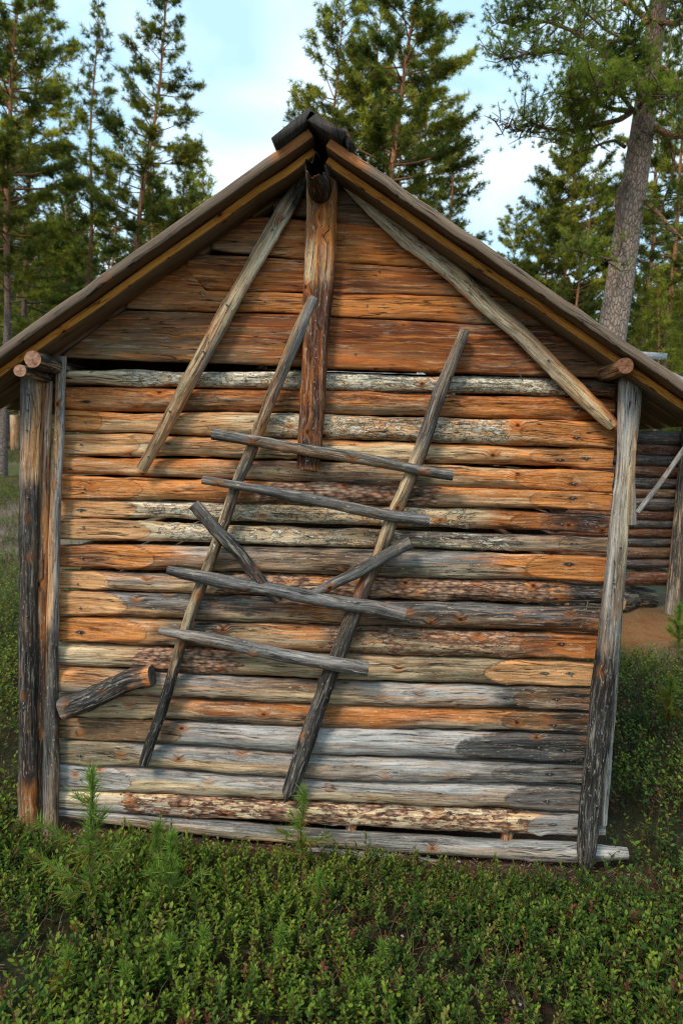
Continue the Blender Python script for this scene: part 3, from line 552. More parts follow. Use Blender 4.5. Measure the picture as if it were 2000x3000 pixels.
# left corner
px_pole('corner_post', [(180, 1044), (175, 1200), (172, 1300), (158, 1583), (154, 1870), (150, 2100), (149, 2450)], [26, 28, 26, 30, 32, 36, 38], -.012, flat=.7, square=3, keys=((0, 'lgrey', 'honey'), (.3, 'grey', 'tan'), (.55, 'grey', 'honey'), (.7, 'dgrey', 'dgrey'), (1, 'tan', 'grey')), patches=[('black', .55, .95, .55), ('scaly', 0, .4, .3)], streak=(('dgrey', .5), ('tan', .3)), seed=310, parent=barn, nseg=26)
px_pole('corner_post', [(140, 1095), (136, 1200), (128, 1400), (126, 1600), (122, 1900), (118, 2200), (118, 2440)], [32, 34, 38, 42, 38, 28, 22], .0, flat=.6, keys=((0, 'lgrey', 'orange'), (.3, 'orange', 'honey'), (.6, 'orange', 'rust'), (.8, 'char', 'rust'), (1, 'tan', 'brown')), patches=[('black', .55, .95, .6), ('black', .1, .6, .42)], streak=(('rust', .5), ('tan', .4)), seed=311, parent=barn, nseg=26)
r_ = px_pole('corner_post', [(93, 1105), (92, 1264), (87, 1450), (85, 1583), (84, 1750), (83, 1900), (82, 2100), (81, 2450)], [62, 60, 56, 54, 50, 48, 48, 48], -.02, flat=.7, keys=((0, 'tan', 'lgrey'), (.15, 'honey', 'grey'), (.25, 'tan', 'grey'), (.3, 'olive', 'char'), (.5, 'tan', 'black'), (.62, 'black', 'black'), (.75, 'brown', 'char'), (.88, 'rust', 'brown'), (1, 'brown', 'olive')), patches=[('black', .22, .88, .68)], streak=(('honey', .35), ('char', .5)), seed=312, parent=barn, nseg=34, knobs=12, label='split log post at the left corner, charred black in its middle')
nails_on(r_, [.04, .07, .11, .25, .5, .7], barn)
# right corner
r_ = px_pole('corner_post', [(1846, 1100), (1842, 1200), (1832, 1340), (1822, 1430), (1814, 1515), (1806, 1600), (1797, 1700), (1787, 1800), (1764, 1991), (1747, 2183), (1727, 2374), (1717, 2500), (1716, 2553)], [58, 62, 48, 44, 48, 52, 54, 54, 58, 56, 54, 52, 30], -.035, flat=.8, keys=((0, 'lgrey', 'lgrey'), (.2, 'pale', 'lgrey'), (.35, 'cream', 'lgrey'), (.45, 'tan', 'grey'), (.5, 'grey', 'dgrey'), (.58, 'tan', 'dgrey'), (.62, 'brown', 'char'), (.75, 'char', 'black'), (.9, 'brown', 'char'), (1, 'char', 'brown')), patches=[('black', .3, .5, .4), ('black', .55, 1, .82), ('scaly', .2, .6, .15)], streak=(('tan', .4), ('dgrey', .4)), seed=320, parent=barn, nseg=38, knobs=10, label='leaning right corner post, pale above and blackened below')
nails_on(r_, [.33, .4, .55, .7, .85], barn)
px_pole('corner_post', [(1850, 1125), (1848, 1250), (1846, 1400), (1851, 1538)], [32, 30, 26, 24], -.052, flat=.35, square=4, keys=((0, 'tan', 'tan'), (.5, 'tan', 'cream'), (1, 'grey', 'olive')), patches=[('black', .25, .4, .3)], streak=(('brown', .4),), seed=321, parent=barn, nseg=22)
px_pole('corner_post', [(1835, 1500), (1812, 1750), (1790, 2000), (1774, 2200), (1762, 2412)], [20, 24, 34, 34, 26], .03, keys=((0, 'grey', 'grey'), (.5, 'dgrey', 'grey'), (1, 'grey', 'dgrey')), seed=322, parent=barn, nseg=20)

# plate logs and hollow ridge log (run back through the barn)
BD = 2.3                                            # depth of the barn
def deep_log(name, px, y, wpx, Yf, Yb, seed, keys, cap, label=None, patches=()):
    p = at(px, y, Yf); r = wpx/2*np.linalg.norm(p-CAMP)/2065
    return pole(name, [(p[0], Yf, p[2]), (p[0], (Yf+Yb)/2, p[2]+.005), (p[0], Yb, p[2])], [r, r*1.05, r], keys, patches, seed=seed, parent=barn, front=(0, 0, 1), ds=.012, nseg=24, cap=cap, frontdense=False, label=label, bump=.005)
PINK = 'pinkend'; C[PINK] = np.array([.44, .225, .13]); C['rustend'] = np.array([.27, .11, .05])
DK = ((0, 'char', 'char'), (.3, 'black', 'black'), (1, 'brown', 'brown'))
deep_log('plate_log', 95, 1052, 46, -.19, BD+.1, 330, DK, PINK, 'upper of two sawn log ends under the left eave')
deep_log('plate_log', 58, 1086, 33, -.20, BD+.1, 331, DK, PINK, 'lower and smaller sawn log end under the left eave')
deep_log('plate_log', 1834, 1070, 46, -.19, BD+.1, 332, ((0, 'brown', 'brown'), (1, 'brown', 'char')), 'rustend', 'splintered log end under the right eave')
def hollow_log():
    p = at(922, 478, -.27); c = np.array([p[0], p[2]]); ns, nl = 40, 60; r0, r1 = .043, .034; rk = np.random.default_rng(4)
    th = np.linspace(0, 2*np.pi, ns, endpoint=False); ys = np.linspace(0, 1, nl)**1.5
    rim = -.28+.03*vnoise(th*3.5, 2, 8)+.02*vnoise(th*8, 3, 9)+.05*np.exp(-((th-2.1)/.35)**2)+.06*np.exp(-((th-.7)/.5)**2)-.03*np.exp(-((th-1.45)/.22)**2)-.02*np.exp(-((th-2.8)/.2)**2)
    V = []; Cc = []; U = []
    for side, rr in ((0, r0), (1, r1)):
        for k, q in enumerate(ys):
            Y = rim+(BD+.2-rim)*q if side == 0 else rim+(.35-rim)*q
            wob = 1+.10*(fbm(th*1.3, q*3, 21+side, 3)-.5)+.25*(fbm(th*2.2, Y*9, 25, 2)-.5)*(side == 1)
            tp = 1-.25*np.exp(-q*60)*(side == 0)
            V.append(np.stack([c[0]+rr*wob*tp*np.cos(th)*.95, Y, c[1]+rr*wob*tp*np.sin(th)*1.05-.0*q], 1))
            cc = C['char']*(.6+.9*fbm(th*4, Y*30, 3, 3))[:, None]
            if side == 1: cc = C['black']+(C['rust']-C['black'])*((q < .02)*(np.sin(th) < -.6)*.9)[:, None]
            else:
                g = sstep(.5, .65, fbm(th*3, Y*12, 9, 3))[:, None]*.6; cc = cc*(1-g)+C['brown']*g
            Cc.append(cc); U.append(np.stack([Y, th*r0, 0*th], 1))
    V = np.concatenate(V); Cc = np.concatenate(Cc); U = np.concatenate(U); a = np.arange(ns); b = (a+1) % ns; F = []
    for k in range(nl-1): F.append(np.stack([a+k*ns, b+k*ns, b+(k+1)*ns, a+(k+1)*ns], 1)); o = nl*ns; F.append(np.stack([o+a+k*ns, o+a+(k+1)*ns, o+b+(k+1)*ns, o+b+k*ns], 1))
    F.append(np.stack([a, a+nl*ns, b+nl*ns, b], 1))
    link('ridge_log', mesh_from('ridge_log', V, F4=np.concatenate(F), col=Cc, uvw=U, mat=MW), barn, 'dark hollow end of the ridge log')
hollow_log()

# roof: two layers of boards running from ridge to eave
ANG = {-1: ((.905, 2.484), (-.335, 1.605)), 1: ((.982, 2.455), (2.305, 1.622))}
for side, ((xr_, zr), (xe, ze)) in ANG.items():
    d = np.array([xe-xr_, 0, ze-zr]); ln = np.linalg.norm(d); d /= ln; nup = np.array([-d[2]*side*1.0, 0, d[0]*side]); 
    if nup[2] < 0: nup = -nup
    k = 0; y = -.20
    topc = (.17, .135, .105)
    while y < BD+.2:
        wd = .10+.012*random.random() if k else .10
        c0 = np.array([xr_, y+wd/2, zr])-nup*.016; c1 = c0+d*(ln+random.uniform(-.02, .02)*(k > 0))
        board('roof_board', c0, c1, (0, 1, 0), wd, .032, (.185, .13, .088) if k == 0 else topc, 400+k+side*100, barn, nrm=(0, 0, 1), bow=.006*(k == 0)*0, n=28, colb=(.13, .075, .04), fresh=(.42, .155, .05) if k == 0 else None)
        w2 = .112+.01*random.random(); yy = y+.062
        c0 = np.array([xr_, yy+w2/2, zr])-nup*(.032+.0015+.013)+d*.012; c1 = c0+d*(ln-.02)
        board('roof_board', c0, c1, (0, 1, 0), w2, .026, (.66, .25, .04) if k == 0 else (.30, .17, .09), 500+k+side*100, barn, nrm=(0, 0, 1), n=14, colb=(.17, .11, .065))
        y += .15; k += 1
    # fresh orange end of the verge board, sheltered by the cap, is a darker/oranger new wood block
# ridge caps
def cap(pts_front, seed, label):
    (x0, y0), (x1, y1), th = pts_front
    a = at(x0, y0, -.235); b = at(x1, y1, -.235); d = (b-a)/np.linalg.norm(b-a); nn = np.array([-d[2], 0, d[0]]); nn = nn if nn[2] > 0 else -nn
    L_ = np.linalg.norm(b-a); mid = (a+b)/2-nn*th/2
    board('ridge_cap_board', mid+np.array([0, 0, 0]), mid+np.array([0, BD+.55, 0]), d, L_, th, (.05, .042, .035), seed, barn, mat=MR, nrm=nn, n=30, label=label)
cap(((908, 312), (793, 405), .028), 601, 'black weathered cap board on the left of the ridge')
cap(((906, 322), (1012, 384), .030), 602, 'black weathered cap board on the right of the ridge')
a = at(1002, 374, -.225); b = at(1030, 432, -.225); d = (b-a)/np.linalg.norm(b-a)
board('ridge_cap_board', (a+b)/2, (a+b)/2+np.array([0, BD+.5, 0]), d, np.linalg.norm(b-a), .022, (.05, .042, .035), 603, barn, mat=MR, n=20)
nail(np.array(at(1932, 1053, -.2))+np.array([0, -.001, 0]), barn, .0036)
for x_, y_ in ((980, 462), (962, 470), (630, 645)):
    p = at(x_, y_, -.14); nail(p, barn, .002)

for q, pl_ in enumerate([[(620, 1152), (632, 1162), (642, 1168)], [(1512, 1086), (1522, 1096), (1531, 1116)], [(985, 1180), (1010, 1172), (1036, 1168)], [(1700, 1742), (1712, 1752), (1716, 1738)], [(1722, 1760), (1718, 1775), (1716, 1790)], [(408, 948), (416, 938), (420, 930)], [(1700, 1838), (1708, 1826), (1714, 1812)]]):
    P_ = [at(x, y, -.012-.008*i) for i, (x, y) in enumerate(pl_)]
    pole('bent_nail', P_, [.0018, .0018], ((0, 'char', 'dgrey'), (1, 'dgrey', 'char')), seed=620+q, parent=barn, ds=.004, nseg=8, knobs=0, bump=0, wob=0, frontdense=False)
# side and rear walls, plain stacked logs
zs = [(at(182, (r[0][0]+r[0][1])/2)[2], (at(182, r[0][0])[2]-at(182, r[0][1])[2])/2) for r in ROWS]
for k, (z, r) in enumerate(zs):
    cc = ['brown', 'tan', 'grey', 'rust', 'dgrey'][k % 5]
    for X0 in (.045, 1.90-.006*k):
        pole('side_wall_log', [(X0, .12, z), (X0, BD+.1, z)], [r*.98, r*.98], ((0, cc, 'brown'), (1, cc, 'tan')), seed=700+k, parent=barn, ds=.12, nseg=12, knobs=0, frontdense=False, front=(1, 0, 0))
    pole('rear_wall_log', [(-.05, BD, z), (2.0, BD, z)], [r*1.0, r*1.0], ((0, cc, 'brown'), (1, 'brown', 'tan')), seed=730+k, parent=barn, ds=.12, nseg=12, knobs=0, frontdense=False)
for k in range(5):
    z = 1.80+.13*k; hw = .93-.19*k; slab('rear_gable_board', [.95-hw, .95+hw-.06], [z+.065, z+.065], [z-.06, z-.06], BD, BD+.03, ((0, 'brown', 'tan'), (1, 'brown', 'rust')), seed=760+k, parent=barn, rows=4, n=24)

# ------------------------------------------------------------------ LADDER nailed over the wall
lad = reg(empty('pole_ladder', tuple(at(842, 2336, -.05)), 'crooked ladder of grey poles fixed askew on the log wall', 'ladder'))
r_ = px_pole('rail', [(921, 872), (879, 965), (838, 1060), (797, 1158), (758, 1263), (728, 1340), (695, 1410), (657, 1532), (612, 1659), (561, 1793), (529, 1896), (504, 1979), (472, 2087), (446, 2157), (421, 2240)], [38, 40, 36, 34, 34, 36, 34, 32, 32, 34, 28, 30, 30, 30, 28], -.035, keys=((0, 'grey', 'tan'), (.15, 'mgrey', 'tan'), (.28, 'orange', 'tan'), (.35, 'dgrey', 'warmgrey'), (.45, 'brown', 'cream'), (.6, 'brown', 'olive'), (.72, 'olive', 'cream'), (.78, 'char', 'brown'), (.82, 'black', 'black'), (1, 'char', 'black')), patches=[('black', .3, .8, .4), ('black', .8, 1, .95), ('scaly', .35, .6, .4)], streak=(('cream', .3), ('char', .5)), seed=350, parent=lad, nseg=26, knobs=20, cap='tan', label='left rail, black at its foot')
nails_on(r_, [.1, .3, .55, .62], lad)
r_ = px_pole('rail', [(1360, 968), (1319, 1072), (1274, 1187), (1240, 1295), (1223, 1340), (1191, 1423), (1147, 1519), (1108, 1634), (1070, 1710), (1038, 1793), (995, 1908), (950, 2023), (912, 2132), (874, 2246), (845, 2330), (832, 2354)], [32, 38, 42, 42, 44, 42, 42, 44, 44, 46, 48, 48, 48, 46, 44, 20], -.035, keys=((0, 'grey', 'tan'), (.1, 'warmgrey', 'mgrey'), (.2, 'dgrey', 'mgrey'), (.28, 'brown', 'cream'), (.4, 'olive', 'cream'), (.52, 'brown', 'rust'), (.62, 'dgrey', 'warmgrey'), (.75, 'char', 'dgrey'), (1, 'char', 'dgrey')), patches=[('black', .12, .25, .4), ('black', .5, 1, .62)], streak=(('tan', .25), ('char', .5)), seed=351, parent=lad, nseg=30, knobs=20, point=.05, cap='tan', label='right rail with a pointed foot')
nails_on(r_, [.02, .4, .6], lad)
C['mgrey'] = np.array([.17, .158, .148]); C['warmgrey'] = np.array([.20, .15, .10])
G = ((0, 'mgrey', 'warmgrey'), (.3, 'mgrey', 'dgrey'), (.7, 'dgrey', 'warmgrey'), (1, 'mgrey', 'char'))
GS = (('grey', .55), ('char', .5))
r_ = px_pole('rung', [(622, 1272), (733, 1289), (893, 1318), (1000, 1334), (1128, 1356), (1242, 1379), (1326, 1392)], [34, 34, 36, 34, 34, 32, 30], -.068, keys=((0, 'dgrey', 'char'), (.4, 'mgrey', 'tan'), (.7, 'dgrey', 'warmgrey'), (1, 'mgrey', 'char')), streak=GS, seed=352, parent=lad, nseg=26, knobs=10, cap='char'); nails_on(r_, [.2, .4, .62, .85], lad)
r_ = px_pole('rung', [(593, 1407), (765, 1433), (957, 1471), (1000, 1481), (1128, 1509), (1256, 1527)], [26, 32, 34, 34, 36, 38], -.066, keys=G, streak=GS, seed=353, parent=lad, nseg=26, knobs=10, cap='char'); nails_on(r_, [.25, .55, .8], lad)
r_ = px_pole('rung', [(491, 1670), (560, 1684), (638, 1701), (829, 1733), (1000, 1768), (1096, 1780), (1185, 1803)], [26, 36, 40, 42, 42, 42, 42], -.066, keys=((0, 'dgrey', 'char'), (.4, 'mgrey', 'mgrey'), (1, 'mgrey', 'dgrey')), streak=GS, seed=354, parent=lad, nseg=28, knobs=12, cap='dgrey'); nails_on(r_, [.2, .5, .75], lad)
r_ = px_pole('rung', [(466, 1849), (574, 1867), (702, 1892), (829, 1921), (1000, 1950), (1078, 1962)], [22, 34, 40, 42, 42, 42], -.066, keys=((0, 'grey', 'tan'), (.4, 'mgrey', 'mgrey'), (.8, 'grey', 'dgrey'), (1, 'mgrey', 'char')), streak=GS, seed=355, parent=lad, nseg=28, knobs=12, cap='dgrey', label='lowest and palest rung'); nails_on(r_, [.15, .35, .85], lad)
o, *_ = px_pole('pole', [(568, 1477), (638, 1557), (708, 1627), (765, 1704), (818, 1762)], [38, 38, 36, 34, 26], -.062, keys=((0, 'dgrey', 'char'), (.5, 'char', 'black'), (1, 'char', 'char')), streak=(('mgrey', .4), ('drust', .3)), seed=360, nseg=26, knobs=10, cap='char')
tag(o, 'short dark pole slanting down right across the left ladder rail', 'pole')
o, *_ = px_pole('pole', [(1204, 1588), (1128, 1627), (1051, 1675), (985, 1706), (915, 1742)], [38, 36, 38, 34, 26], -.064, keys=((0, 'dgrey', 'dgrey'), (.5, 'char', 'dgrey'), (1, 'mgrey', 'char')), streak=(('mgrey', .4), ('char', .4)), seed=361, nseg=26, knobs=10, cap='char')
tag(o, 'short grey pole slanting up right across the right ladder rail', 'pole')
o, *_ = px_pole('log_stub', [(185, 2076), (250, 2055), (319, 2022), (385, 1990), (446, 1980)], [58, 62, 58, 60, 58], -.032, square=2.8, keys=((0, 'dgrey', 'brown'), (.2, 'char', 'brown'), (.5, 'char', 'char'), (.8, 'char', 'rust'), (1, 'orange', 'rust')), patches=[('black', .05, .95, .6)], streak=(('grey', .45), ('tan', .3)), seed=362, nseg=34, knobs=16, cap='dgrey')
tag(o, 'short knotty dark log piece fixed low at the left of the wall', 'log piece')

# ------------------------------------------------------------------ BARN BEHIND (right)
SH = groundpt(1912, 1800)
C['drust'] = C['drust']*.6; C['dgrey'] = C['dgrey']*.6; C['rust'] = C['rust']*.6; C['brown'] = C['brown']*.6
shed = reg(empty('log_shed', (float(SH[0]), float(SH[1]), float(SH[2])), 'dark log shed with plank roof behind the right corner of the barn', 'shed'))
ysh = SH[1]+.1; yaw = math.radians(15)
rowz = [(1264, 1301), (1303, 1332), (1334, 1364), (1366, 1398), (1400, 1430), (1432, 1458), (1460, 1494), (1497, 1521), (1524, 1547), (1550, 1575), (1577, 1601), (1605, 1635), (1638, 1664), (1678, 1714)]
ce = at(1900, 1500, ysh); ux = np.array([math.cos(yaw), math.sin(yaw), 0])
def sp(t, z): p = np.array([ce[0], ysh, 0])+ux*t; p[2] = z; return p
for k, (a, b) in enumerate(rowz):
    za = at(1900, a, ysh)[2]; zb = at(1900, b, ysh)[2]; z = (za+zb)/2; r = (za-zb)/2*1.12; last = k == 13
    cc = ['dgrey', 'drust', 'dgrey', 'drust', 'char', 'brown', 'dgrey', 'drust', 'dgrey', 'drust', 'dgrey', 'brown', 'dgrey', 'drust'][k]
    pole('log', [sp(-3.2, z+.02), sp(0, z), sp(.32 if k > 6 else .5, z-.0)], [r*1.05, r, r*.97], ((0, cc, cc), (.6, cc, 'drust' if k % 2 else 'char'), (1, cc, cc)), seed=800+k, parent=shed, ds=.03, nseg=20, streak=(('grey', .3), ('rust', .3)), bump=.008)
vy0 = np.array([-math.sin(yaw), math.cos(yaw), 0]); z0 = at(1900, 1264, ysh)[2]; gz_ = float(terrain(SH[0], SH[1]))
for t in (.33, -2.9):
    pole('corner_post', [sp(t, z0+.15)+np.array([0, -.12, 0]), sp(t-.03, gz_-.05)+np.array([0, -.12, 0])], [.06, .07], ((0, 'char', 'char'), (.8, 'brown', 'dgrey'), (1, 'tan', 'grey')), seed=830, parent=shed, ds=.04, nseg=16)
for t in (.12, -.14, -.42, -.7, -1.0, -1.6): pole('foundation_shade_stone', [sp(t-.16, gz_+.1)+vy0*(.15+.1*math.sin(t*9)), sp(t+.15, gz_+.08)+vy0*.2], [.14, .12], ((0, 'char', 'black'), (1, 'dgrey', 'black')), seed=840, parent=shed, ds=.04, nseg=14, bump=.03, knobs=0)  # dark stones; added ones coloured black as the shade under the shed
for k in range(14):    # rest of the shed: side wall and roof planks
    za = at(1900, rowz[k][0], ysh)[2]-.03
    pole('side_wall_log', [sp(.3, za), sp(.3, za)+np.array([-math.sin(yaw)*2.4, math.cos(yaw)*2.4, 0])], [.055, .055], ((0, 'dgrey', 'brown'), (1, 'grey', 'char')), seed=850+k, parent=shed, ds=.2, nseg=10, knobs=0)
vy = np.array([-math.sin(yaw), math.cos(yaw), 0]); rz = at(1960, 1047, ysh+1.1)[2]; ez = z0+.22
k = 0; t = -3.4
while t < .75:
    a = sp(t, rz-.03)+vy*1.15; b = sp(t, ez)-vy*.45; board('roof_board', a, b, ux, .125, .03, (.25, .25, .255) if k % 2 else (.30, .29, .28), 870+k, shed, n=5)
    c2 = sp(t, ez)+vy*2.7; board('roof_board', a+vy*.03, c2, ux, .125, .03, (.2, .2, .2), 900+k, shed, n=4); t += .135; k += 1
board('ridge_board', sp(-3.5, rz+.035)+vy*1.1, sp(.9, rz+.035)+vy*1.1, (0, 0, 1), .08, .04, (.36, .355, .35), 930, shed, n=12)
a = at(1866, 1503, ysh-.35); b = at(2010, 1308, ysh-.2)
o = pole('leaning_pole', [a, (a+b)/2+np.array([.01, 0, 0]), b], [.024, .026, .028], ((0, 'lgrey', 'grey'), (1, 'grey', 'dgrey')), seed=940, ds=.02, nseg=14, streak=GS)
g_ = a+(a-b)*.9
o.data; tag(o, 'thin grey pole slanting in front of the dark log shed', 'pole')
# distant pale post at the left
p = groundpt(48, 1318); q = at(46, 1216, p[1])
o = pole('split_log_post', [(p[0], p[1], p[2]-.05), (q[0], p[1], q[2])], [14*np.linalg.norm(p-CAMP)/2000]*2, ((0, 'dgrey', 'char'), (.2, 'tan', 'orange'), (1, 'orange', 'pale')), seed=950, ds=.05, nseg=14, cap='orange')
tag(o, 'pale orange log post standing in the clearing beyond the left eave', 'post')

# ------------------------------------------------------------------ PINES
def tube_np(P, R, ns, c0, seed=0):
    P = np.asarray(P, float); R = np.asarray(R, float); n = len(P); T = np.gradient(P, axis=0); T /= np.linalg.norm(T, axis=1)[:, None]+1e-9
    ref = np.array([1., 0, 0]) if abs(T[0][0]) < .8 else np.array([0, 1., 0]); n1 = np.cross(T, ref); n1 /= np.linalg.norm(n1, axis=1)[:, None]; n2 = np.cross(T, n1)
    th = np.linspace(0, 2*np.pi, ns, endpoint=False); V = P[:, None]+R[:, None, None]*(np.cos(th)[None, :, None]*n1[:, None]+np.sin(th)[None, :, None]*n2[:, None])
    i = (np.arange(n-1)[:, None]*ns+np.arange(ns)[None]); j = (np.arange(n-1)[:, None]*ns+(np.arange(ns)[None]+1) % ns)
    d = np.r_[0, np.cumsum(np.linalg.norm(np.diff(P, axis=0), axis=1))]
    U = np.stack([np.repeat(d[:, None], ns, 1)+seed, np.repeat((th*R.mean())[None], n, 0), np.full((n, ns), seed)], -1)
    return V.reshape(-1, 3), np.stack([i, j, j+ns, i+ns], -1).reshape(-1, 4), np.repeat(c0, ns, 0) if np.ndim(c0) == 2 else np.repeat(np.array(c0)[None], n*ns, 0), U.reshape(-1, 3)
def pine(name, H, r0, crown0, crad, ntw, seed, nl=.11, nw=.012, droop=.15, gnarl=.1, per=16, shape=.8, light=1.0, dead=8, tuftr=.5, bstep=None, trunkpath=None, whorl=5):
    """returns (trunk mesh, crown mesh): tapered trunk with limbs; crown of needle tufts on twigs"""
    r = np.random.default_rng(seed); zz = np.linspace(0, H, 26)
    bx = .12*np.sin(zz*.5+seed)*(zz/H)+.05*np.sin(zz*1.3+seed*2)*(zz/H); by = .1*np.sin(zz*.43+seed*1.7)*(zz/H)
    P = np.stack([bx, by, zz], 1)
    if trunkpath is not None: P = smooth_path(trunkpath, 26)[0]
    R = r0*(1-.93*(zz/H)**1.15)+.015*r0; R[0] *= 1.25
    low = np.array([.17, .125, .10]); up = np.array([.52, .22, .085])
    k = sstep(.25, .6, zz/H)[:, None]; tc_ = low*(1-k)+up*k
    TV, TF, TC, TU = [], [], [], []; off = 0
    def addt(P_, R_, ns, c):
        nonlocal off
        V, F, c_, U = tube_np(P_, R_, ns, c, seed+len(TV)); TV.append(V); TF.append(F+off); TC.append(c_); TU.append(U); off += len(V)
    addt(P, R, 12, tc_)
    tp, td, ts = [], [], []
    z = crown0*H; za = r.uniform(0, 6.28)
    bs = bstep or (.36 if H > 8 else .24)
    while z < H*.985:
        f = (z/H-crown0)/(1-crown0)
        prof = (1-f)**shape*(min(1, .45+f*3.2)) if crown0 > .1 else (1-f)**shape
        for b in range(whorl if f > .05 else 3):
            if r.random() < .10: za += 2.4; continue
            za += 2.4+r.uniform(-.5, .5); L_ = max(.15, crad*prof*r.uniform(.4, 1.2)); up_ = r.uniform(-.15, .40)+.5*f-droop*(1-f)
            o_ = np.array([np.interp(z, P[:, 2], P[:, 0]), np.interp(z, P[:, 2], P[:, 1]), z+r.uniform(-.1, .1)])
            n = 7; t = np.linspace(0, 1, n); ang = za+gnarl*np.cumsum(r.normal(size=n))*.7
            dz = up_+gnarl*np.cumsum(r.normal(size=n))*.6+.35*t**2
            st_ = np.stack([np.cos(ang), np.sin(ang), dz], 1)*L_/n; B = o_+np.cumsum(st_, 0)-st_[0]
            rb = max(.006, .028*L_*r0/.12*.5)*(1-.85*t)+.003
            kc = np.interp(z, zz, sstep(.25, .6, zz/H)); bc = (low*.7*(1-kc)+up*.6*kc)
            addt(B, rb, 4, bc)
            m = max(3, int(ntw*L_/crad)); tt = r.uniform(.30, 1.0, m)**.6
            base = np.stack([np.interp(tt, t, B[:, i]) for i in range(3)], 1)
            sgn = r.choice([-1, 1], m); aa = ang[-1]+sgn*r.uniform(.2, 1.3, m); sl = L_*.38*r.uniform(.25, 1, m)*(1.15-tt*.55)
            sd_ = np.stack([np.cos(aa), np.sin(aa), r.uniform(-.15, .55, m)], 1)
            for i in range(m):
                if sl[i] > .18: addt(np.array([base[i], base[i]+sd_[i]*sl[i]*.5, base[i]+sd_[i]*sl[i]]), np.array([.007, .005, .003])*max(1, H/10), 3, bc*.8)
                kk = max(1, int(sl[i]/.13)); q = (np.arange(kk)+.6)/kk
                tp.append(base[i]+sd_[i]*sl[i]*q[:, None]+r.normal(size=(kk, 3))*.035); td.append(sd_[i]+r.normal(size=(kk, 3))*.35+np.array([0, 0, .25])); ts.append(r.uniform(.75, 1.25, kk))
        z += bs*r.uniform(.7, 1.3)*(1.15-.5*f)
    tp.append(P[-1:]); td.append(np.array([[0, 0, 1.]])); ts.append(np.ones(1))
    for b in range(dead*2):   # dead snags below the crown
        z = r.uniform(.12, crown0 if crown0 > .2 else .3)*H; a = r.uniform(0, 6.28); L_ = r.uniform(.3, 1.0)*crad*.5; t = np.linspace(0, 1, 5)
        o_ = np.array([np.interp(z, P[:, 2], P[:, 0]), np.interp(z, P[:, 2], P[:, 1]), z])
        addt(o_+np.stack([np.cos(a+t*.5)*t*L_, np.sin(a+t*.5)*t*L_, -.25*t*L_+.1*np.sin(t*5)*L_*.5], 1), .014*(1-.8*t), 4, np.array([.11, .09, .08]))
    tp = np.concatenate(tp); td = np.concatenate(td); ts = np.concatenate(ts); td /= np.linalg.norm(td, axis=1)[:, None]; m = len(tp)
    # needles: thin triangles sprayed from every tuft
    dirs = td[:, None]*.55+r.normal(size=(m, per, 3))*.62; dirs /= np.linalg.norm(dirs, axis=2)[..., None]
    ln = nl*ts[:, None]*r.uniform(.7, 1.25, (m, per)); sd2 = np.cross(dirs, r.normal(size=(m, per, 3))); sd2 /= np.linalg.norm(sd2, axis=2)[..., None]
    st0 = tp[:, None]+dirs*.01-td[:, None]*nl*.5*r.uniform(0, 1, (m, per, 1))
    V = np.stack([st0-sd2*nw*.5, st0+sd2*nw*.5, st0+dirs*ln[..., None]+sd2*nw*.1], 2).reshape(-1, 3)
    # colour varies from clump to clump; random tufts run paler and yellower
    g0 = np.array([.125, .145, .026]); g1 = np.array([.38, .35, .055]); g2 = np.array([.06, .09, .024])
    n1_ = fbm(tp[:, 0]*1.1+50, tp[:, 2]*1.1+tp[:, 1], seed, 2); kk = np.clip(.1+.95*(n1_-.3)+r.normal(size=m)*.22, 0, 1)[:, None]*light
    kk = np.clip(kk, 0, 1.3); cc = np.where(kk < .4, g2+(g0-g2)*kk/.4, g0+(g1-g0)*(kk-.4)/.6)
    yel = (r.random(m) < .015)[:, None]; cc = np.where(yel, np.array([.22, .12, .03]), cc)
    cols = np.repeat(cc, per*3, 0)
    crown = mesh_from('crown', V, F3=np.arange(len(V)).reshape(-1, 3), col=cols, mat=MNEEDLE, smooth=False)
    trunk = mesh_from('trunk', np.concatenate(TV), F4=np.concatenate(TF), col=np.concatenate(TC), uvw=np.concatenate(TU), mat=MBARK)
    return trunk, crown
VAR = dict(
 tall=pine('tall', 15.5, .115, .36, 2.3, 44, 11, nl=.14, nw=.0145, per=21, shape=.65, dead=16, light=1.5),
 cone=pine('cone', 13.2, .085, .30, 1.6, 34, 12, nl=.13, nw=.013, per=20, shape=.75, dead=14, light=1.4),
 full=pine('full', 16.5, .13, .30, 3.0, 58, 13, nl=.145, nw=.0155, per=21, shape=.6, dead=10, light=1.35),
 young=pine('young', 6.0, .055, .08, 1.15, 20, 14, nl=.13, nw=.015, per=13, shape=.85, light=1.25, dead=3),
 thin=pine('thin', 12.5, .085, .45, 1.5, 20, 15, nl=.17, nw=.022, per=14, shape=.6, dead=12),
 far=pine('far', 12.0, .10, .22, 1.7, 19, 16, nl=.18, nw=.028, per=13, shape=.7, dead=6, light=.8),
 bushy=pine('bushy', 13.0, .10, .18, 2.6, 54, 17, nl=.13, nw=.0135, per=21, shape=.5, light=1.9, dead=6))
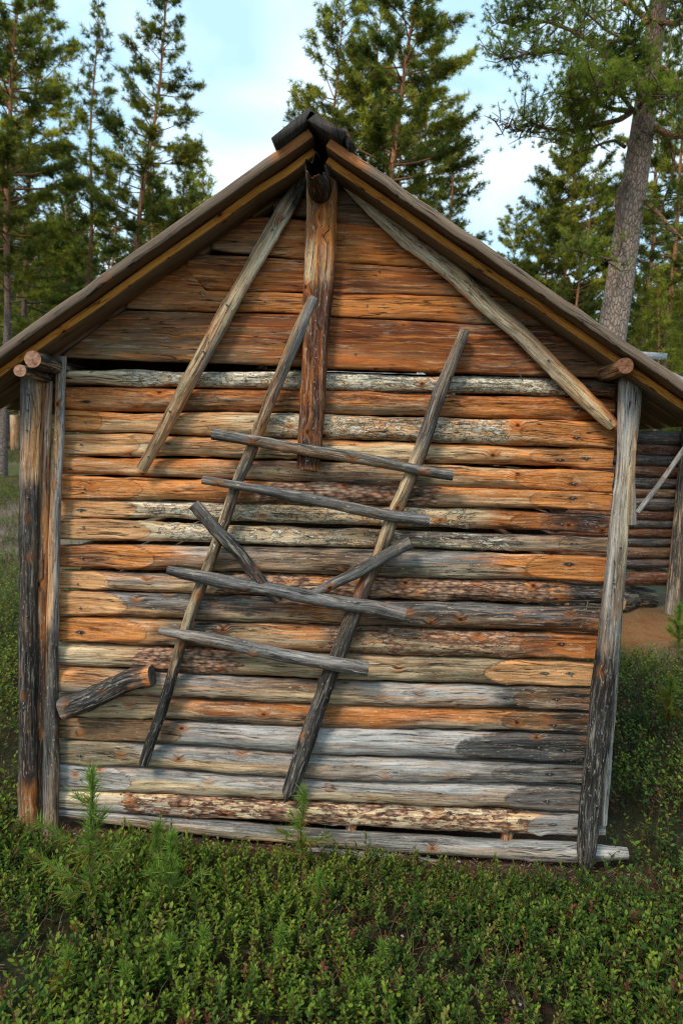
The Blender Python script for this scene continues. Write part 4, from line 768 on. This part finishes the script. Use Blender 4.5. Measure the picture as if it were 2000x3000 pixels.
def place_tree(var, X, Y, s=1.0, lean=(0, 0), rz=None, label='', group=None, z=None):
    z = float(terrain(X, Y)) if z is None else z
    o = bpy.data.objects.new('pine_tree', None); COL.objects.link(o); o.location = (X, Y, z-.05); o.scale = (s, s, s)
    o.rotation_euler = (lean[1], lean[0], random.uniform(0, 6.28) if rz is None else rz); o.rotation_mode = 'ZYX' if False else 'XYZ'
    # lean is applied after the spin
    o.rotation_mode = 'QUATERNION'

    q = Vector((math.tan(lean[0]), math.tan(lean[1]), 1)).to_track_quat('Z', 'Y')
    o.rotation_quaternion = Vector((0, 0, 1)).rotation_difference(Vector((math.tan(lean[0]), math.tan(lean[1]), 1)).normalized()) @ Quaternion((0, 0, 1), random.uniform(0, 6.28) if rz is None else rz)
    tag(o, label, 'tree', group)
    t, c = VAR[var]
    for nm, me in (('trunk', t), ('crown', c)):
        q_ = bpy.data.objects.new(nm, me); COL.objects.link(q_); q_.parent = o
    return o
def tree_px(var, p1, p2, Y, topy=None, **k):
    """trunk seen passing photo points p1 (low) and p2 (high) at depth Y"""
    a = at(*p1, Y); b = at(*p2, Y); sl = (b[0]-a[0])/(b[2]-a[2]); g = float(terrain(a[0], Y)); X = a[0]-sl*(a[2]-g); s = 1.0
    Hs = dict(tall=15.5, cone=13.2, full=16.5, young=6.0, thin=12.5, far=12.0, bushy=13.0)[var]
    if topy is not None: s = (at(p2[0], topy, Y)[2]-g)/Hs
    return place_tree(var, X, Y, s, (math.atan(sl), 0), **k)
tree_px('full', (20, 900), (35, 300), 12.5, -260, rz=1.0, label='large dark pine at the left edge of the picture')
tree_px('bushy', (75, 900), (95, 300), 19, -40, rz=4.2, label='pine filling the gap between the left edge and the slim pine')
tree_px('full', (-150, 900), (-120, 300), 15, -300, rz=2.2, label='dark pine just outside the left edge, its boughs reaching in')
tree_px('cone', (261, 695), (281, 287), 17, -25, rz=.5, label='slim pine with narrow top, second from the left')
tree_px('tall', (408, 676), (453, 255), 16, -190, rz=3.0, label='tall pine with orange trunk left of the roof ridge')
tree_px('young', (615, 640), (617, 520), 22, 455, rz=1.0, label='small pale pine tip rising just above the left roof slope')
tree_px('bushy', (975, 480), (990, 250), 16, 0, rz=2.0, label='bushy light green pine right behind the roof ridge')
tree_px('full', (1153, 510), (1210, 32), 15, -330, rz=.3, label='tall pine with bright orange trunk right of the roof ridge')
tree_px('cone', (1310, 640), (1335, 420), 19, 300, rz=1.9, label='smaller pine in the shelter of the tall centre pine')
tree_px('bushy', (1605, 804), (1630, 600), 20, 440, rz=2.9, label='pine with thin orange trunk left of the big right trunk')
tree_px('bushy', (1500, 800), (1512, 650), 27, 600, rz=5.0, label='low pine top nearest the right roof slope')
tree_px('bushy', (1700, 800), (1722, 600), 17, 520, rz=3.6, label='pine whose crown fills the space left of the big trunk')
tree_px('tall', (1960, 900), (1990, 500), 15, 60, rz=0.6, label='pine behind the crooked limbs at the right edge')
tree_px('full', (1085, 500), (1120, 100), 21, -40, rz=2.6, label='pine standing between the bushy one and the orange trunk behind the ridge')
tree_px('bushy', (1235, 560), (1275, 200), 20, 60, rz=1.1, label='fuller pine just right of the bright orange trunk')
tree_px('full', (1650, 800), (1690, 400), 19, 180, rz=4.4, label='tall pine behind the lower left limbs of the old pine')
tree_px('tall', (1890, 900), (1930, 500), 21, 40, rz=5.3, label='far tall pine just right of the big trunk')
tree_px('thin', (1568, 790), (1582, 650), 24, 480, rz=.9, label='thin pine trunk just left of the orange one on the right')
tree_px('young', (1930, 1040), (1940, 900), 13, 760, rz=.2, label='yellow green young pine above the shed roof on the right')
tree_px('young', (2020, 1040), (2030, 900), 14, 700, rz=1.4, label='young pine at the right edge above the shed roof')
# big old pine on the right with bent limbs
def old_pine():
    Y = 9.0; pts_px = [(1797, 944), (1822, 780), (1848, 600), (1868, 470), (1885, 350), (1905, 180), (1930, 0), (1950, -200), (1965, -420)]
    W = [78, 72, 70, 66, 60, 54, 46, 34, 18]; P = np.array([at(x, y, Y) for x, y in pts_px]); sl = (P[1]-P[0])/(P[1][2]-P[0][2])
    g = float(terrain(P[0][0], Y)); base = P[0]-sl*(P[0][2]-g+.1); P = np.vstack([base, P]); R = np.array([88]+W)/2*11.6/2000
    root = reg(empty('old_pine_tree', tuple(base), 'huge old pine with thick grey trunk and crooked orange limbs on the right', 'tree'))
    Q, s = smooth_path(np.column_stack([P, R]), 60); col = np.repeat(np.array([[.34, .235, .17]]), 60, 0); k = sstep(.45, .9, s/s[-1])[:, None]*.7; col = col*(1-k)+np.array([.34, .17, .09])*k
    V, F, c_, U = tube_np(Q[:, :3], Q[:, 3], 24, col, 3); link('trunk', mesh_from('trunk', V, F4=F, col=c_, uvw=U, mat=MBARK), root)
    r = np.random.default_rng(99); tp, td = [], []; LV, LF, LC, LU = [], [], [], []; off = 0
    def limb(Pp, r0, c, ns=8, r1=.25, foli=0, spread=.5, nt_=0, start=.35):
        nonlocal off
        Pp = np.array(Pp); nn = max(6, len(Pp)*5); Q, s = smooth_path(Pp, nn); rr = r0*(1-(1-r1)*s/s[-1]); V, F, c_, U = tube_np(Q, rr, ns, c, off % 97)
        LV.append(V); LF.append(F+off); LC.append(c_); LU.append(U); off += len(V); Lm = s[-1]
        for q in range(nt_):   # side twigs with tufts
            f = r.uniform(start, 1)**.8; p = np.array([np.interp(f*Lm, s, Q[:, i]) for i in range(3)]); d = r.normal(size=3); d[2] = d[2]*.6+.15; d /= np.linalg.norm(d); l = spread*r.uniform(.4, 1.1)
            e = p+d*l*.5+r.normal(size=3)*.05; e2 = e+d*l*.5+np.array([0, 0, .08])+r.normal(size=3)*.06
            V, F, c_, U = tube_np(np.array([p, e, e2]), np.array([.013, .009, .005]), 4, np.array([.16, .09, .06]), 1); LV.append(V); LF.append(F+off); LC.append(c_); LU.append(U); off += len(V)
            for w_ in range(foli):
                g_ = r.uniform(.3, 1.05); tp.append(p+(e2-p)*g_+r.normal(size=3)*spread*.17); td.append(d+r.normal(size=3)*.6+np.array([0, 0, .3]))
    def pl(lst, dy0, dy1): return [at(x, y, Y+dy0+(dy1-dy0)*i/(len(lst)-1)) for i, (x, y) in enumerate(lst)]
    orange = np.array([.36, .17, .08]); brown = np.array([.14, .08, .05])
    # crooked limb dropping on the left, then out to the left
    limb(pl([(1838, 530), (1815, 560), (1808, 600), (1812, 650), (1818, 700), (1812, 740), (1800, 760), (1770, 758), (1730, 745), (1690, 735)], -.25, -.6), .055, brown*1.2, foli=9, spread=.45, nt_=16, start=.65)
    limb(pl([(1845, 330), (1815, 350), (1760, 362), (1700, 378), (1640, 380), (1580, 372), (1530, 345)], -.1, -.7), .045, orange*.8, foli=12, spread=.55, nt_=44, start=.25)
    limb(pl([(1850, 325), (1800, 320), (1740, 300), (1690, 290), (1640, 270)], -.1, -1.2), .04, brown, foli=12, spread=.55, nt_=34)
    limb(pl([(1880, 250), (1810, 190), (1740, 130), (1680, 90), (1600, 60), (1530, 80), (1460, 60)], 0, .4), .05, orange, foli=9, spread=.55, nt_=52, start=.25)
    limb(pl([(1890, 200), (1800, 230), (1720, 180), (1640, 150), (1560, 150), (1500, 170), (1462, 165)], 0, -.8), .045, brown, foli=10, spread=.5, nt_=42, start=.3)
    limb(pl([(1900, 60), (1840, 10), (1760, -40), (1660, -30), (1560, 0), (1520, 20)], 0, .3), .05, orange, foli=9, spread=.55, nt_=36)
    limb(pl([(1880, 355), (1920, 375), (1960, 395), (2010, 400), (2080, 370)], 0, -.3), .075, orange*.9, foli=8, spread=.5, nt_=14, start=.5)
    limb(pl([(1945, 390), (1965, 430), (1975, 480), (1962, 540), (1940, 600), (1925, 640)], 0, -.2), .035, orange*.8, foli=6, spread=.4, nt_=10, start=.5)
    limb(pl([(1860, 555), (1890, 590), (1925, 620), (1960, 660), (2010, 710)], 0, -.5), .045, orange, foli=6, spread=.4, nt_=8, start=.5)
    limb(pl([(1880, 60), (1930, 62), (1980, 70), (2040, 60)], 0, -.4), .06, orange, foli=8, spread=.5, nt_=14, start=.5)
    limb(pl([(1900, 190), (1950, 200), (1990, 240), (2050, 300)], 0, -.6), .05, orange*.8, foli=9, spread=.5, nt_=22, start=.4)
    limb(pl([(1875, 290), (1850, 200), (1830, 130), (1850, 60)], -.35, -1.2), .035, brown, foli=14, spread=.5, nt_=36, start=.2)
    limb(pl([(1860, 330), (1820, 280), (1790, 260), (1740, 250)], -.3, -1.5), .035, brown, foli=12, spread=.5, nt_=30, start=.2)
    limb(pl([(1870, 310), (1900, 280), (1930, 270), (1980, 290)], -.3, -1.3), .035, brown, foli=10, spread=.5, nt_=24, start=.3)
    limb(pl([(1830, 430), (1800, 410), (1760, 420), (1690, 450), (1640, 420)], -.2, .4), .03, brown, foli=6, spread=.4, nt_=14)
    limb(pl([(1640, 380), (1560, 390), (1500, 370), (1440, 350)], -.5, -.6), .012, np.array([.2, .15, .12]), foli=0, spread=.22, nt_=26, start=.3)
    for q in range(26):    # the top, above the picture
        z = r.uniform(P[-4][2], P[-1][2]); i = np.interp(z, P[:, 2], P[:, 0]); a = r.uniform(0, 6.28); l = r.uniform(1, 2.0); b_ = np.array([i, Y, z])
        limb([b_, b_+np.array([math.cos(a), math.sin(a), .15])*l*.5, b_+np.array([math.cos(a), math.sin(a), .3])*l], .03, orange*.7, ns=5, foli=7, spread=.45, nt_=10)
    link('branch', mesh_from('branch', np.concatenate(LV), F4=np.concatenate(LF), col=np.concatenate(LC), uvw=np.concatenate(LU), mat=MBARK), root)
    tp = np.array(tp); td = np.array(td); td /= np.linalg.norm(td, axis=1)[:, None]; m = len(tp); per = 30; nl = .075; nw = .007
    dirs = td[:, None]*.5+r.normal(size=(m, per, 3))*.6; dirs /= np.linalg.norm(dirs, axis=2)[..., None]
    sd2 = np.cross(dirs, r.normal(size=(m, per, 3))); sd2 /= np.linalg.norm(sd2, axis=2)[..., None]; st0 = tp[:, None]-td[:, None]*nl*.6*r.uniform(0, 1, (m, per, 1))
    V = np.stack([st0-sd2*nw*.5, st0+sd2*nw*.5, st0+dirs*nl*r.uniform(.7, 1.2, (m, per, 1))], 2).reshape(-1, 3)
    kk = np.clip(.4+.9*(fbm(tp[:, 0]*1.6+9, tp[:, 2]*1.6, 5, 2)-.5)+r.normal(size=m)*.25, 0, 1)[:, None]; cc = np.array([.06, .10, .022])*(1-kk)+np.array([.29, .32, .05])*kk
    link('crown', mesh_from('crown', V, F3=np.arange(len(V)).reshape(-1, 3), col=np.repeat(cc, per*3, 0), mat=MNEEDLE, smooth=False), root)
    return m*per
print('old pine tris', old_pine(), 'variants', {k: (len(t.polygons), len(c.polygons)) for k, (t, c) in VAR.items()})
# forest behind
for i in range(64):      # left part of the forest
    px = random.uniform(-120, 560); Y = random.uniform(24, 52); X = at(px, 1200, Y)[0]
    v_ = random.choice(['far', 'thin', 'thin', 'far']); place_tree(v_, X, Y, random.uniform(.62, .98)*(.8+Y/100), (random.uniform(-.02, .05), 0), label='distant pine with bare lower trunk in the forest to the left' if v_ == 'thin' else 'distant pine with low dense crown in the forest to the left', group='forest pines left of the barn')
for i in range(16):
    px = random.uniform(-60, 420); Y = random.uniform(17, 30); X = at(px, 1200, Y)[0]
    place_tree('young', X, Y, random.uniform(.45, .95), (random.uniform(-.03, .05), 0), label='young undergrowth pine beneath the forest to the left', group='young pines left of the barn')
for i in range(46):
    px = random.choice([random.uniform(1500, 2150), random.uniform(1640, 2150)]); Y = random.uniform(21, 48); X = at(px, 1200, Y)[0]
    v_ = random.choice(['far', 'thin', 'far']); place_tree(v_, X, Y, random.uniform(.62, .95)*(.8+Y/110), (random.uniform(0, .06), 0), label='distant pine with bare lower trunk in the forest to the right' if v_ == 'thin' else 'distant pine with low dense crown in the forest to the right', group='forest pines right of the barn')
for i in range(12):
    px = random.uniform(1600, 2150); Y = random.uniform(14, 24); X = at(px, 1200, Y)[0]
    place_tree('young', X, Y, random.uniform(.6, 1.0), label='young undergrowth pine beneath the forest to the right', group='young pines right of the barn')
for i in range(10):
    px = random.uniform(600, 1450); Y = random.uniform(26, 45); X = at(px, 1200, Y)[0]
    place_tree('thin', X, Y, random.uniform(.55, .75), label='pine standing behind the barn roof', group='pines behind the barn')
def farwood():           # the wood beyond, read as one mass
    r = np.random.default_rng(5); n = 900; a = r.uniform(-1.0, 1.0, n); d = r.uniform(55, 110, n); X = 1.1+np.sin(a)*d; Y = np.cos(a)*d
    H = r.uniform(6, 11, n)*(.8+d/250); V = []; Cc = []
    m = 60; t = r.random((n, m))**.8; ang = r.uniform(0, 6.28, (n, m)); rad = (1-t)**.7*1.7*r.uniform(.5, 1.1, (n, m))
    base = np.stack([X[:, None]+np.cos(ang)*rad, Y[:, None]+np.sin(ang)*rad, terrain(X, Y)[:, None]+H[:, None]*(.12+.88*t)], -1)
    d1 = r.normal(size=(n, m, 3))*.5; d2 = r.normal(size=(n, m, 3))*.5
    V = np.stack([base, base+d1, base+d2], 2).reshape(-1, 3); kk = r.random((n, m, 1)); cc = np.array([.03, .05, .018])*(1-kk)+np.array([.10, .12, .035])*kk
    link('far_wood', mesh_from('far_wood', V, F3=np.arange(len(V)).reshape(-1, 3), col=np.repeat(cc.reshape(-1, 3), 3, 0), mat=MNEEDLE, smooth=False), kind='stuff', label='far off pine wood beyond the clearing')
farwood()

# ------------------------------------------------------------------ GROUND COVER
def leafmesh(nl, r, big=1.0):
    """one lingonberry sprig: stem with oval leaves; returns verts, quads/tris, tint"""
    V, F, T = [], [], []; h = r.uniform(.05, .105)*big; ax = np.array([r.normal()*.2, r.normal()*.2, 1.]); ax /= np.linalg.norm(ax)
    off = 0
    # stem: thin three-sided
    a = np.array([0, 2.1, 4.2]); st = []
    for q in (0, 1): st.append(np.stack([np.cos(a), np.sin(a), 0*a], 1)*.0011+ax*h*q)
    V.append(np.concatenate(st)); F += [(0, 1, 4), (0, 4, 3), (1, 2, 5), (1, 5, 4), (2, 0, 3), (2, 3, 5)]; T.append(np.full(6, -1.)); off = 6
    for k in range(nl):
        f = .25+.75*(k+.5)/nl; p = ax*h*f; an = k*2.4+r.normal()*.4; L_ = r.uniform(.0095, .0158)*big*(1 if f < .9 else .75); W = L_*r.uniform(.5, .62)
        el = r.uniform(.1, .9)+(.5 if f > .85 else 0); d = np.array([math.cos(an)*math.cos(el), math.sin(an)*math.cos(el), math.sin(el)]); s = np.array([-math.sin(an), math.cos(an), 0]); s = s+np.array([0, 0, r.normal()*.25]); n_ = np.cross(d, s)
        b = p+d*.002
        cup = -.12*W*n_*np.sign(n_[2] if n_[2] else 1)
        vv = [b, b+d*L_*.3+s*W*.42, b+d*L_*.72+s*W*.45, b+d*L_, b+d*L_*.72-s*W*.45, b+d*L_*.3-s*W*.42, b+d*L_*.5+cup*1.0]
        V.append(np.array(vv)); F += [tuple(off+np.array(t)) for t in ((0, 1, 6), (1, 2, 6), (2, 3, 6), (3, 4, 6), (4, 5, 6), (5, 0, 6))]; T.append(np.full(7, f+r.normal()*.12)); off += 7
    return np.concatenate(V), np.array(F), np.concatenate(T)
def scatter(name, pts, variants, scale, tintf, label, hgt=None, mat=None):
    r = np.random.default_rng(hash(len(pts)) % 1000); pick = r.integers(0, len(variants), len(pts)); Vs, Fs, Cs = [], [], []; off = 0
    for vi, (V, F, T) in enumerate(variants):
        P = pts[pick == vi]; sc_ = scale[pick == vi]; k = len(P)
        if not k: continue
        a = r.uniform(0, 6.28, k); ca, sa = np.cos(a), np.sin(a)
        W = np.empty((k, len(V), 3)); W[..., 0] = V[None, :, 0]*ca[:, None]-V[None, :, 1]*sa[:, None]; W[..., 1] = V[None, :, 0]*sa[:, None]+V[None, :, 1]*ca[:, None]; W[..., 2] = V[None, :, 2]
        lx = r.normal(size=(k, 1))*.15; ly = r.normal(size=(k, 1))*.15; W[..., 0] += W[..., 2]*lx; W[..., 1] += W[..., 2]*ly
        W = W*sc_[:, None, None]+P[:, None]; Vs.append(W.reshape(-1, 3)); Fs.append((F[None]+off+np.arange(k)[:, None, None]*len(V)).reshape(-1, 3)); Cs.append(tintf(P, np.repeat(T[None], k, 0), r).reshape(-1, 3)); off += k*len(V)
    return link(name, mesh_from(name, np.concatenate(Vs), F3=np.concatenate(Fs), col=np.concatenate(Cs), mat=mat or MLEAF, smooth=True), kind='stuff', label=label)
rr = np.random.default_rng(31)
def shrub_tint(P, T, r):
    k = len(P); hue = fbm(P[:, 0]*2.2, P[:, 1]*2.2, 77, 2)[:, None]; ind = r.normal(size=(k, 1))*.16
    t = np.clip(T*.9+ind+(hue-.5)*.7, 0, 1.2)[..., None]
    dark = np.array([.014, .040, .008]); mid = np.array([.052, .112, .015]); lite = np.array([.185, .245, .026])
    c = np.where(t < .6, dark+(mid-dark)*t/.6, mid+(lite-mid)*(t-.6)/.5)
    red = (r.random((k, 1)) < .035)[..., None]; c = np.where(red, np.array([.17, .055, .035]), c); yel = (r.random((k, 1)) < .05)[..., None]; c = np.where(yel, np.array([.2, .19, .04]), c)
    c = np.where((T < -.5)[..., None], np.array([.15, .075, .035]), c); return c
vars_near = [leafmesh(int(rr.integers(11, 19)), rr) for _ in range(12)]
vars_far = [leafmesh(7, rr, 1.35) for _ in range(6)]
def inbarn(x, y): return (x > -.12) & (x < 2.08) & (y > -.07+.03*np.sin(x*7)) & (y < BD+.1)
def field(n, x0, x1, y0, y1, thr, seed):
    r = np.random.default_rng(seed); x = r.uniform(x0, x1, n); y = r.uniform(y0, y1, n)
    d = fbm(x*3.2, y*3.2, 41, 3)+.12*r.normal(size=n); base = sstep(-.24, -.08, y)*(x > -.05)*(x < 2.1)*.07
    k = (d-base > thr) & ~inbarn(x, y); x, y = x[k], y[k]; return np.stack([x, y, terrain(x, y)-.004], 1)
p = field(12000, -.5, 2.75, -1.85, .1, .30, 1); n0 = len(p); p = np.concatenate([p, field(1300, -.3, 2.2, -.42, -.07, .2, 12)])
# stay inside the lens's view and a step to either side
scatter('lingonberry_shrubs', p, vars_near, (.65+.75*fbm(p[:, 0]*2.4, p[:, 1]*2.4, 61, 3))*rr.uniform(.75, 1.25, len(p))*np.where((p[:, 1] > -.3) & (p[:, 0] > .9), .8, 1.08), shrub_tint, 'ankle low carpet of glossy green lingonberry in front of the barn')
p2 = np.concatenate([field(5200, -1.9, -.12, -.6, 4.6, .33, 2), field(7200, 1.95, 4.2, -1.0, 3.3, .30, 3), field(2500, -5, 0, 4, 11, .5, 4), field(1000, -1.4, -.5, -1.8, -.6, .3, 6), field(900, 2.75, 3.3, -1.8, -.9, .3, 7)])
r_w = np.random.default_rng(77); yw = r_w.uniform(1, 22, 5200)**1.0; pw = r_w.uniform(-70, 75, 5200); xw = CAMP[0]+(pw-1083)/2000*(yw-CAMP[1]); kw = fbm(xw*2, yw*1.2, 15, 3) > .42
p2 = np.concatenate([p2, np.stack([xw[kw], yw[kw], terrain(xw[kw], yw[kw])], 1)])
k = ~((np.hypot((p2[:, 0]-3.9)/2.4, (p2[:, 1]-3.9)/1.2) < .8)); p2 = p2[k]
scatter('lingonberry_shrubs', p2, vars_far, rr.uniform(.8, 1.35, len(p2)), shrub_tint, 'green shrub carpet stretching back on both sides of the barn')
def litter():            # dead needles, twigs and pale flecks on the soil
    r = np.random.default_rng(8); n = 9000; x = r.uniform(-.6, 2.9, n); y = np.where(r.random(n) < .35, r.uniform(-.4, .02, n), r.uniform(-1.8, .0, n)); z = terrain(x, y)+r.uniform(.004, .03, n); a = r.uniform(0, 6.28, n); l = r.uniform(.01, .045, n); w_ = r.uniform(.0006, .0018, n)
    fl = r.random(n) < .07; l[fl] = r.uniform(.006, .012, fl.sum()); w_[fl] = r.uniform(.003, .006, fl.sum())
    d = np.stack([np.cos(a), np.sin(a), r.normal(size=n)*.2], 1); s = np.stack([-np.sin(a), np.cos(a), r.normal(size=n)*.3], 1); c0 = np.stack([x, y, z], 1)
    V = np.stack([c0-s*w_[:, None], c0+s*w_[:, None], c0+d*l[:, None]+s*w_[:, None]*.6, c0+d*l[:, None]-s*w_[:, None]*.6], 1).reshape(-1, 3)
    pal = np.array([(.20, .09, .035), (.28, .13, .05), (.12, .07, .045), (.22, .18, .15), (.34, .17, .06)]); cc = pal[r.integers(0, 5, n)]; cc[fl] = np.array([.34, .32, .29]); 
    link('forest_litter', mesh_from('forest_litter', V, F4=np.arange(len(V)).reshape(-1, 4), col=np.repeat(cc, 4, 0), mat=MLEAF, smooth=False), kind='stuff', label='brown needles, twigs and bark chips on the soil')
litter()
def grassy():            # wiry straw stems between the shrubs
    r = np.random.default_rng(18); n = 1500; x = r.uniform(-.5, 2.7, n); y = r.uniform(-1.8, -.1, n); k = fbm(x*2, y*2, 3, 2) > .5; x, y = x[k], y[k]; n = len(x); z = terrain(x, y); a = r.uniform(0, 6.28, n); h = r.uniform(.05, .12, n)
    b = np.stack([x, y, z], 1); d = np.stack([np.cos(a)*.5, np.sin(a)*.5, np.ones(n)], 1); s = np.stack([np.ones(n), 0*a, 0*a], 1)*.0009; m_ = b+d*h[:, None]*.55; e = b+d*h[:, None]+np.stack([np.cos(a), np.sin(a), -.2+0*a], 1)*h[:, None]*.3
    V = np.stack([b-s, b+s, m_+s, m_-s, e], 1).reshape(-1, 3); i = np.arange(n)*5
    c = np.where(r.random(n)[:, None] < .6, np.array([.17, .10, .05]), np.array([.13, .14, .05]))
    link('dry_stems', mesh_from('dry_stems', V, F4=np.stack([i, i+1, i+2, i+3], 1), F3=np.stack([i+3, i+2, i+4], 1), col=np.repeat(c, 5, 0), mat=MLEAF, smooth=False), kind='stuff', label='thin dry stems among the shrubs')
grassy()

def sapling(px, base_y, top_y, label, bush=1.0, yellow=0., branches=(), topx=None, seed=0, dens=1.0, barelow=.12):
    r = np.random.default_rng(seed+px); g = groundpt(px, base_y); H = abs(at(px, top_y, g[1])[2]-g[2]); tx = at(topx or px, top_y, g[1]); H = max(.06, tx[2]-g[2])
    root = reg(empty('pine_sapling', (float(g[0]), float(g[1]), float(g[2])), label, 'sapling'))
    t = np.linspace(0, 1, 10)[:, None]; S = g+(np.array([tx[0], g[1], tx[2]])-g)*t+np.array([.004, 0, 0])*np.sin(t*9)
    SV, SF, SC, SU = [], [], [], []; off = 0; tp, td, tl = [], [], []
    def stem(P, rad, c):
        nonlocal off
        V, F, c_, U = tube_np(P, rad, 6, c, 2); SV.append(V); SF.append(F+off); SC.append(c_); SU.append(U); off += len(V)
    stem(S, np.linspace(.0042, .0016, 10)*(.6+H), np.array([.17, .12, .08]))
    def needles(P, a, b, n, l):
        u = r.uniform(a, b, n); q = np.stack([np.interp(u, np.linspace(0, 1, len(P)), P[:, i]) for i in range(3)], 1); d = (P[-1]-P[0])/np.linalg.norm(P[-1]-P[0])
        dirs = d*.75+r.normal(size=(n, 3))*.55; dirs /= np.linalg.norm(dirs, axis=1)[:, None]; tp.append(q); td.append(dirs); tl.append(l*r.uniform(.7, 1.15, n))
    nl = min(.055, .028+H*.06); needles(S, barelow, 1, int(1100*H*dens+90), nl); needles(S, .82, 1, int(50*dens), nl*1.1)
    for f, ang, l, upz in branches:
        b0 = S[0]+(S[-1]-S[0])*f; e = b0+np.array([math.cos(ang), math.sin(ang)*.6, upz])*l; P = np.array([b0, (b0+e)/2+np.array([0, 0, -.01]), e]); stem(P, np.array([.0022, .0018, .0012]), np.array([.2, .13, .08])); needles(P, .25, 1, int(700*l*dens), nl)
    nb = int(5*bush*(H/.2))
    for q in range(nb):
        f = r.uniform(.2, .75); an = r.uniform(0, 6.28); l = H*.32*(1.1-f)*bush*r.uniform(.6, 1.1); b0 = S[0]+(S[-1]-S[0])*f; e = b0+np.array([math.cos(an), math.sin(an), .7])*l; P = np.array([b0, (b0+e)/2, e]); stem(P, np.array([.002, .0015, .001]), np.array([.2, .13, .07])); needles(P, .2, 1, int(600*l*dens)+12, nl)
    tp = np.concatenate(tp); td = np.concatenate(td); tl = np.concatenate(tl); n = len(tp); s = np.cross(td, r.normal(size=(n, 3))); s /= np.linalg.norm(s, axis=1)[:, None]; w_ = .0017
    V = np.stack([tp-s*w_, tp+s*w_, tp+td*tl[:, None]], 1).reshape(-1, 3); hz = (tp[:, 2]-g[2])/H
    kk = np.clip(.45+.3*r.normal(size=n)+.3*hz, 0, 1)[:, None]; c = np.array([.06, .12, .02])*(1-kk)+np.array([.22, .32, .06])*kk
    y = (r.random(n) < yellow*np.clip(1.6-1.6*hz, .15, 1))[:, None]; c = np.where(y, np.array([.38, .17, .03]), c)
    link('stem', mesh_from('stem', np.concatenate(SV), F4=np.concatenate(SF), col=np.concatenate(SC), uvw=np.concatenate(SU), mat=MBARK), root)
    link('needles', mesh_from('needles', V, F3=np.arange(len(V)).reshape(-1, 3), col=np.repeat(c, 3, 0), mat=MNEEDLE, smooth=False), root)
PI = math.pi
sapling(262, 2725, 2262, 'tallest pine sapling, rising in front of the wall at the left', .25, .12, [(.30, PI*.95, .17, .35), (.36, .4, .1, .5), (.52, PI*1.05, .17, .55), (.48, .2, .1, .35), (.8, PI*.9, .06, .4), (.62, 1.2, .07, .6), (.25, PI*1.2, .09, .2)], topx=268, seed=1, barelow=.2)
sapling(878, 2560, 2318, 'pine sapling with browned lower needles in front of the pointed rail foot', .5, .3, [(.45, PI, .09, .25), (.4, 0, .09, .2), (.25, PI*1.05, .08, .1), (.65, PI*.9, .05, .4)], topx=886, seed=2)
sapling(505, 2700, 2450, 'bushy green pine sapling below the left ladder rail', 1.3, .05, [(.6, 1.9, .08, 1.0)], topx=500, seed=3)
sapling(455, 2600, 2420, 'narrow pine sapling just left of the bushy one', .5, .02, [], topx=458, seed=4)
sapling(205, 2960, 2795, 'yellow green pine sapling with orange lower needles at bottom left', .9, .5, [], topx=196, seed=5)
sapling(365, 2950, 2850, 'small bright pine sapling at the bottom, right of the yellow one', .9, .08, [], seed=6)
sapling(497, 2890, 2755, 'slender pine sapling low in the middle left foreground', .5, .05, [], seed=7)
sapling(592, 2850, 2730, 'faint small pine sapling between two shrub clumps', .5, .1, [], seed=8)
sapling(935, 2700, 2565, 'loose tufted pine sapling right of the browned one', .9, .08, [], seed=9)
sapling(822, 2830, 2730, 'small pine sapling sunk in the shrubs at lower centre', .9, .03, [], seed=10)
sapling(1118, 2880, 2775, 'round tufted pine sapling in the centre foreground', 1.2, .05, [], seed=11)
sapling(1070, 2975, 2885, 'lowest pine sapling near the bottom centre', 1.2, .03, [], seed=12)
sapling(1955, 2140, 1990, 'yellow and orange pine sapling at the right edge', 1.0, .55, [], topx=1965, seed=13, dens=2.2)
sapling(1985, 1905, 1775, 'green pine sapling in front of the shed at the right edge', 1.3, .05, [], topx=1990, seed=14, dens=2.5)
# mushroom
g = groundpt(222, 2758); a = np.linspace(0, 2*np.pi, 20, endpoint=False); V, F, Cc = [], [], []
prof = [(.0035, 0), (.004, .02), (.0035, .034), (.016, .034), (.0175, .037), (.013, .044), (.006, .048), (.0005, .049)]
V = np.concatenate([np.stack([np.cos(a)*r_0, np.sin(a)*r_0, np.full(20, h)], 1) for r_0, h in prof])+np.array([g[0], g[1], g[2]+.015])
k = np.arange(20); F = np.concatenate([np.stack([i*20+k, i*20+np.roll(k, -1), (i+1)*20+np.roll(k, -1), (i+1)*20+k], 1) for i in range(len(prof)-1)])
Cc = np.repeat(np.array([(.5, .4, .3)]*3+[(.5, .3, .2)]+[(.34, .09, .04)]*4), 20, 0)
link('mushroom', mesh_from('mushroom', V, F4=F, col=Cc, mat=MLEAF), label='small reddish brown mushroom below the tallest sapling', cat='mushroom')
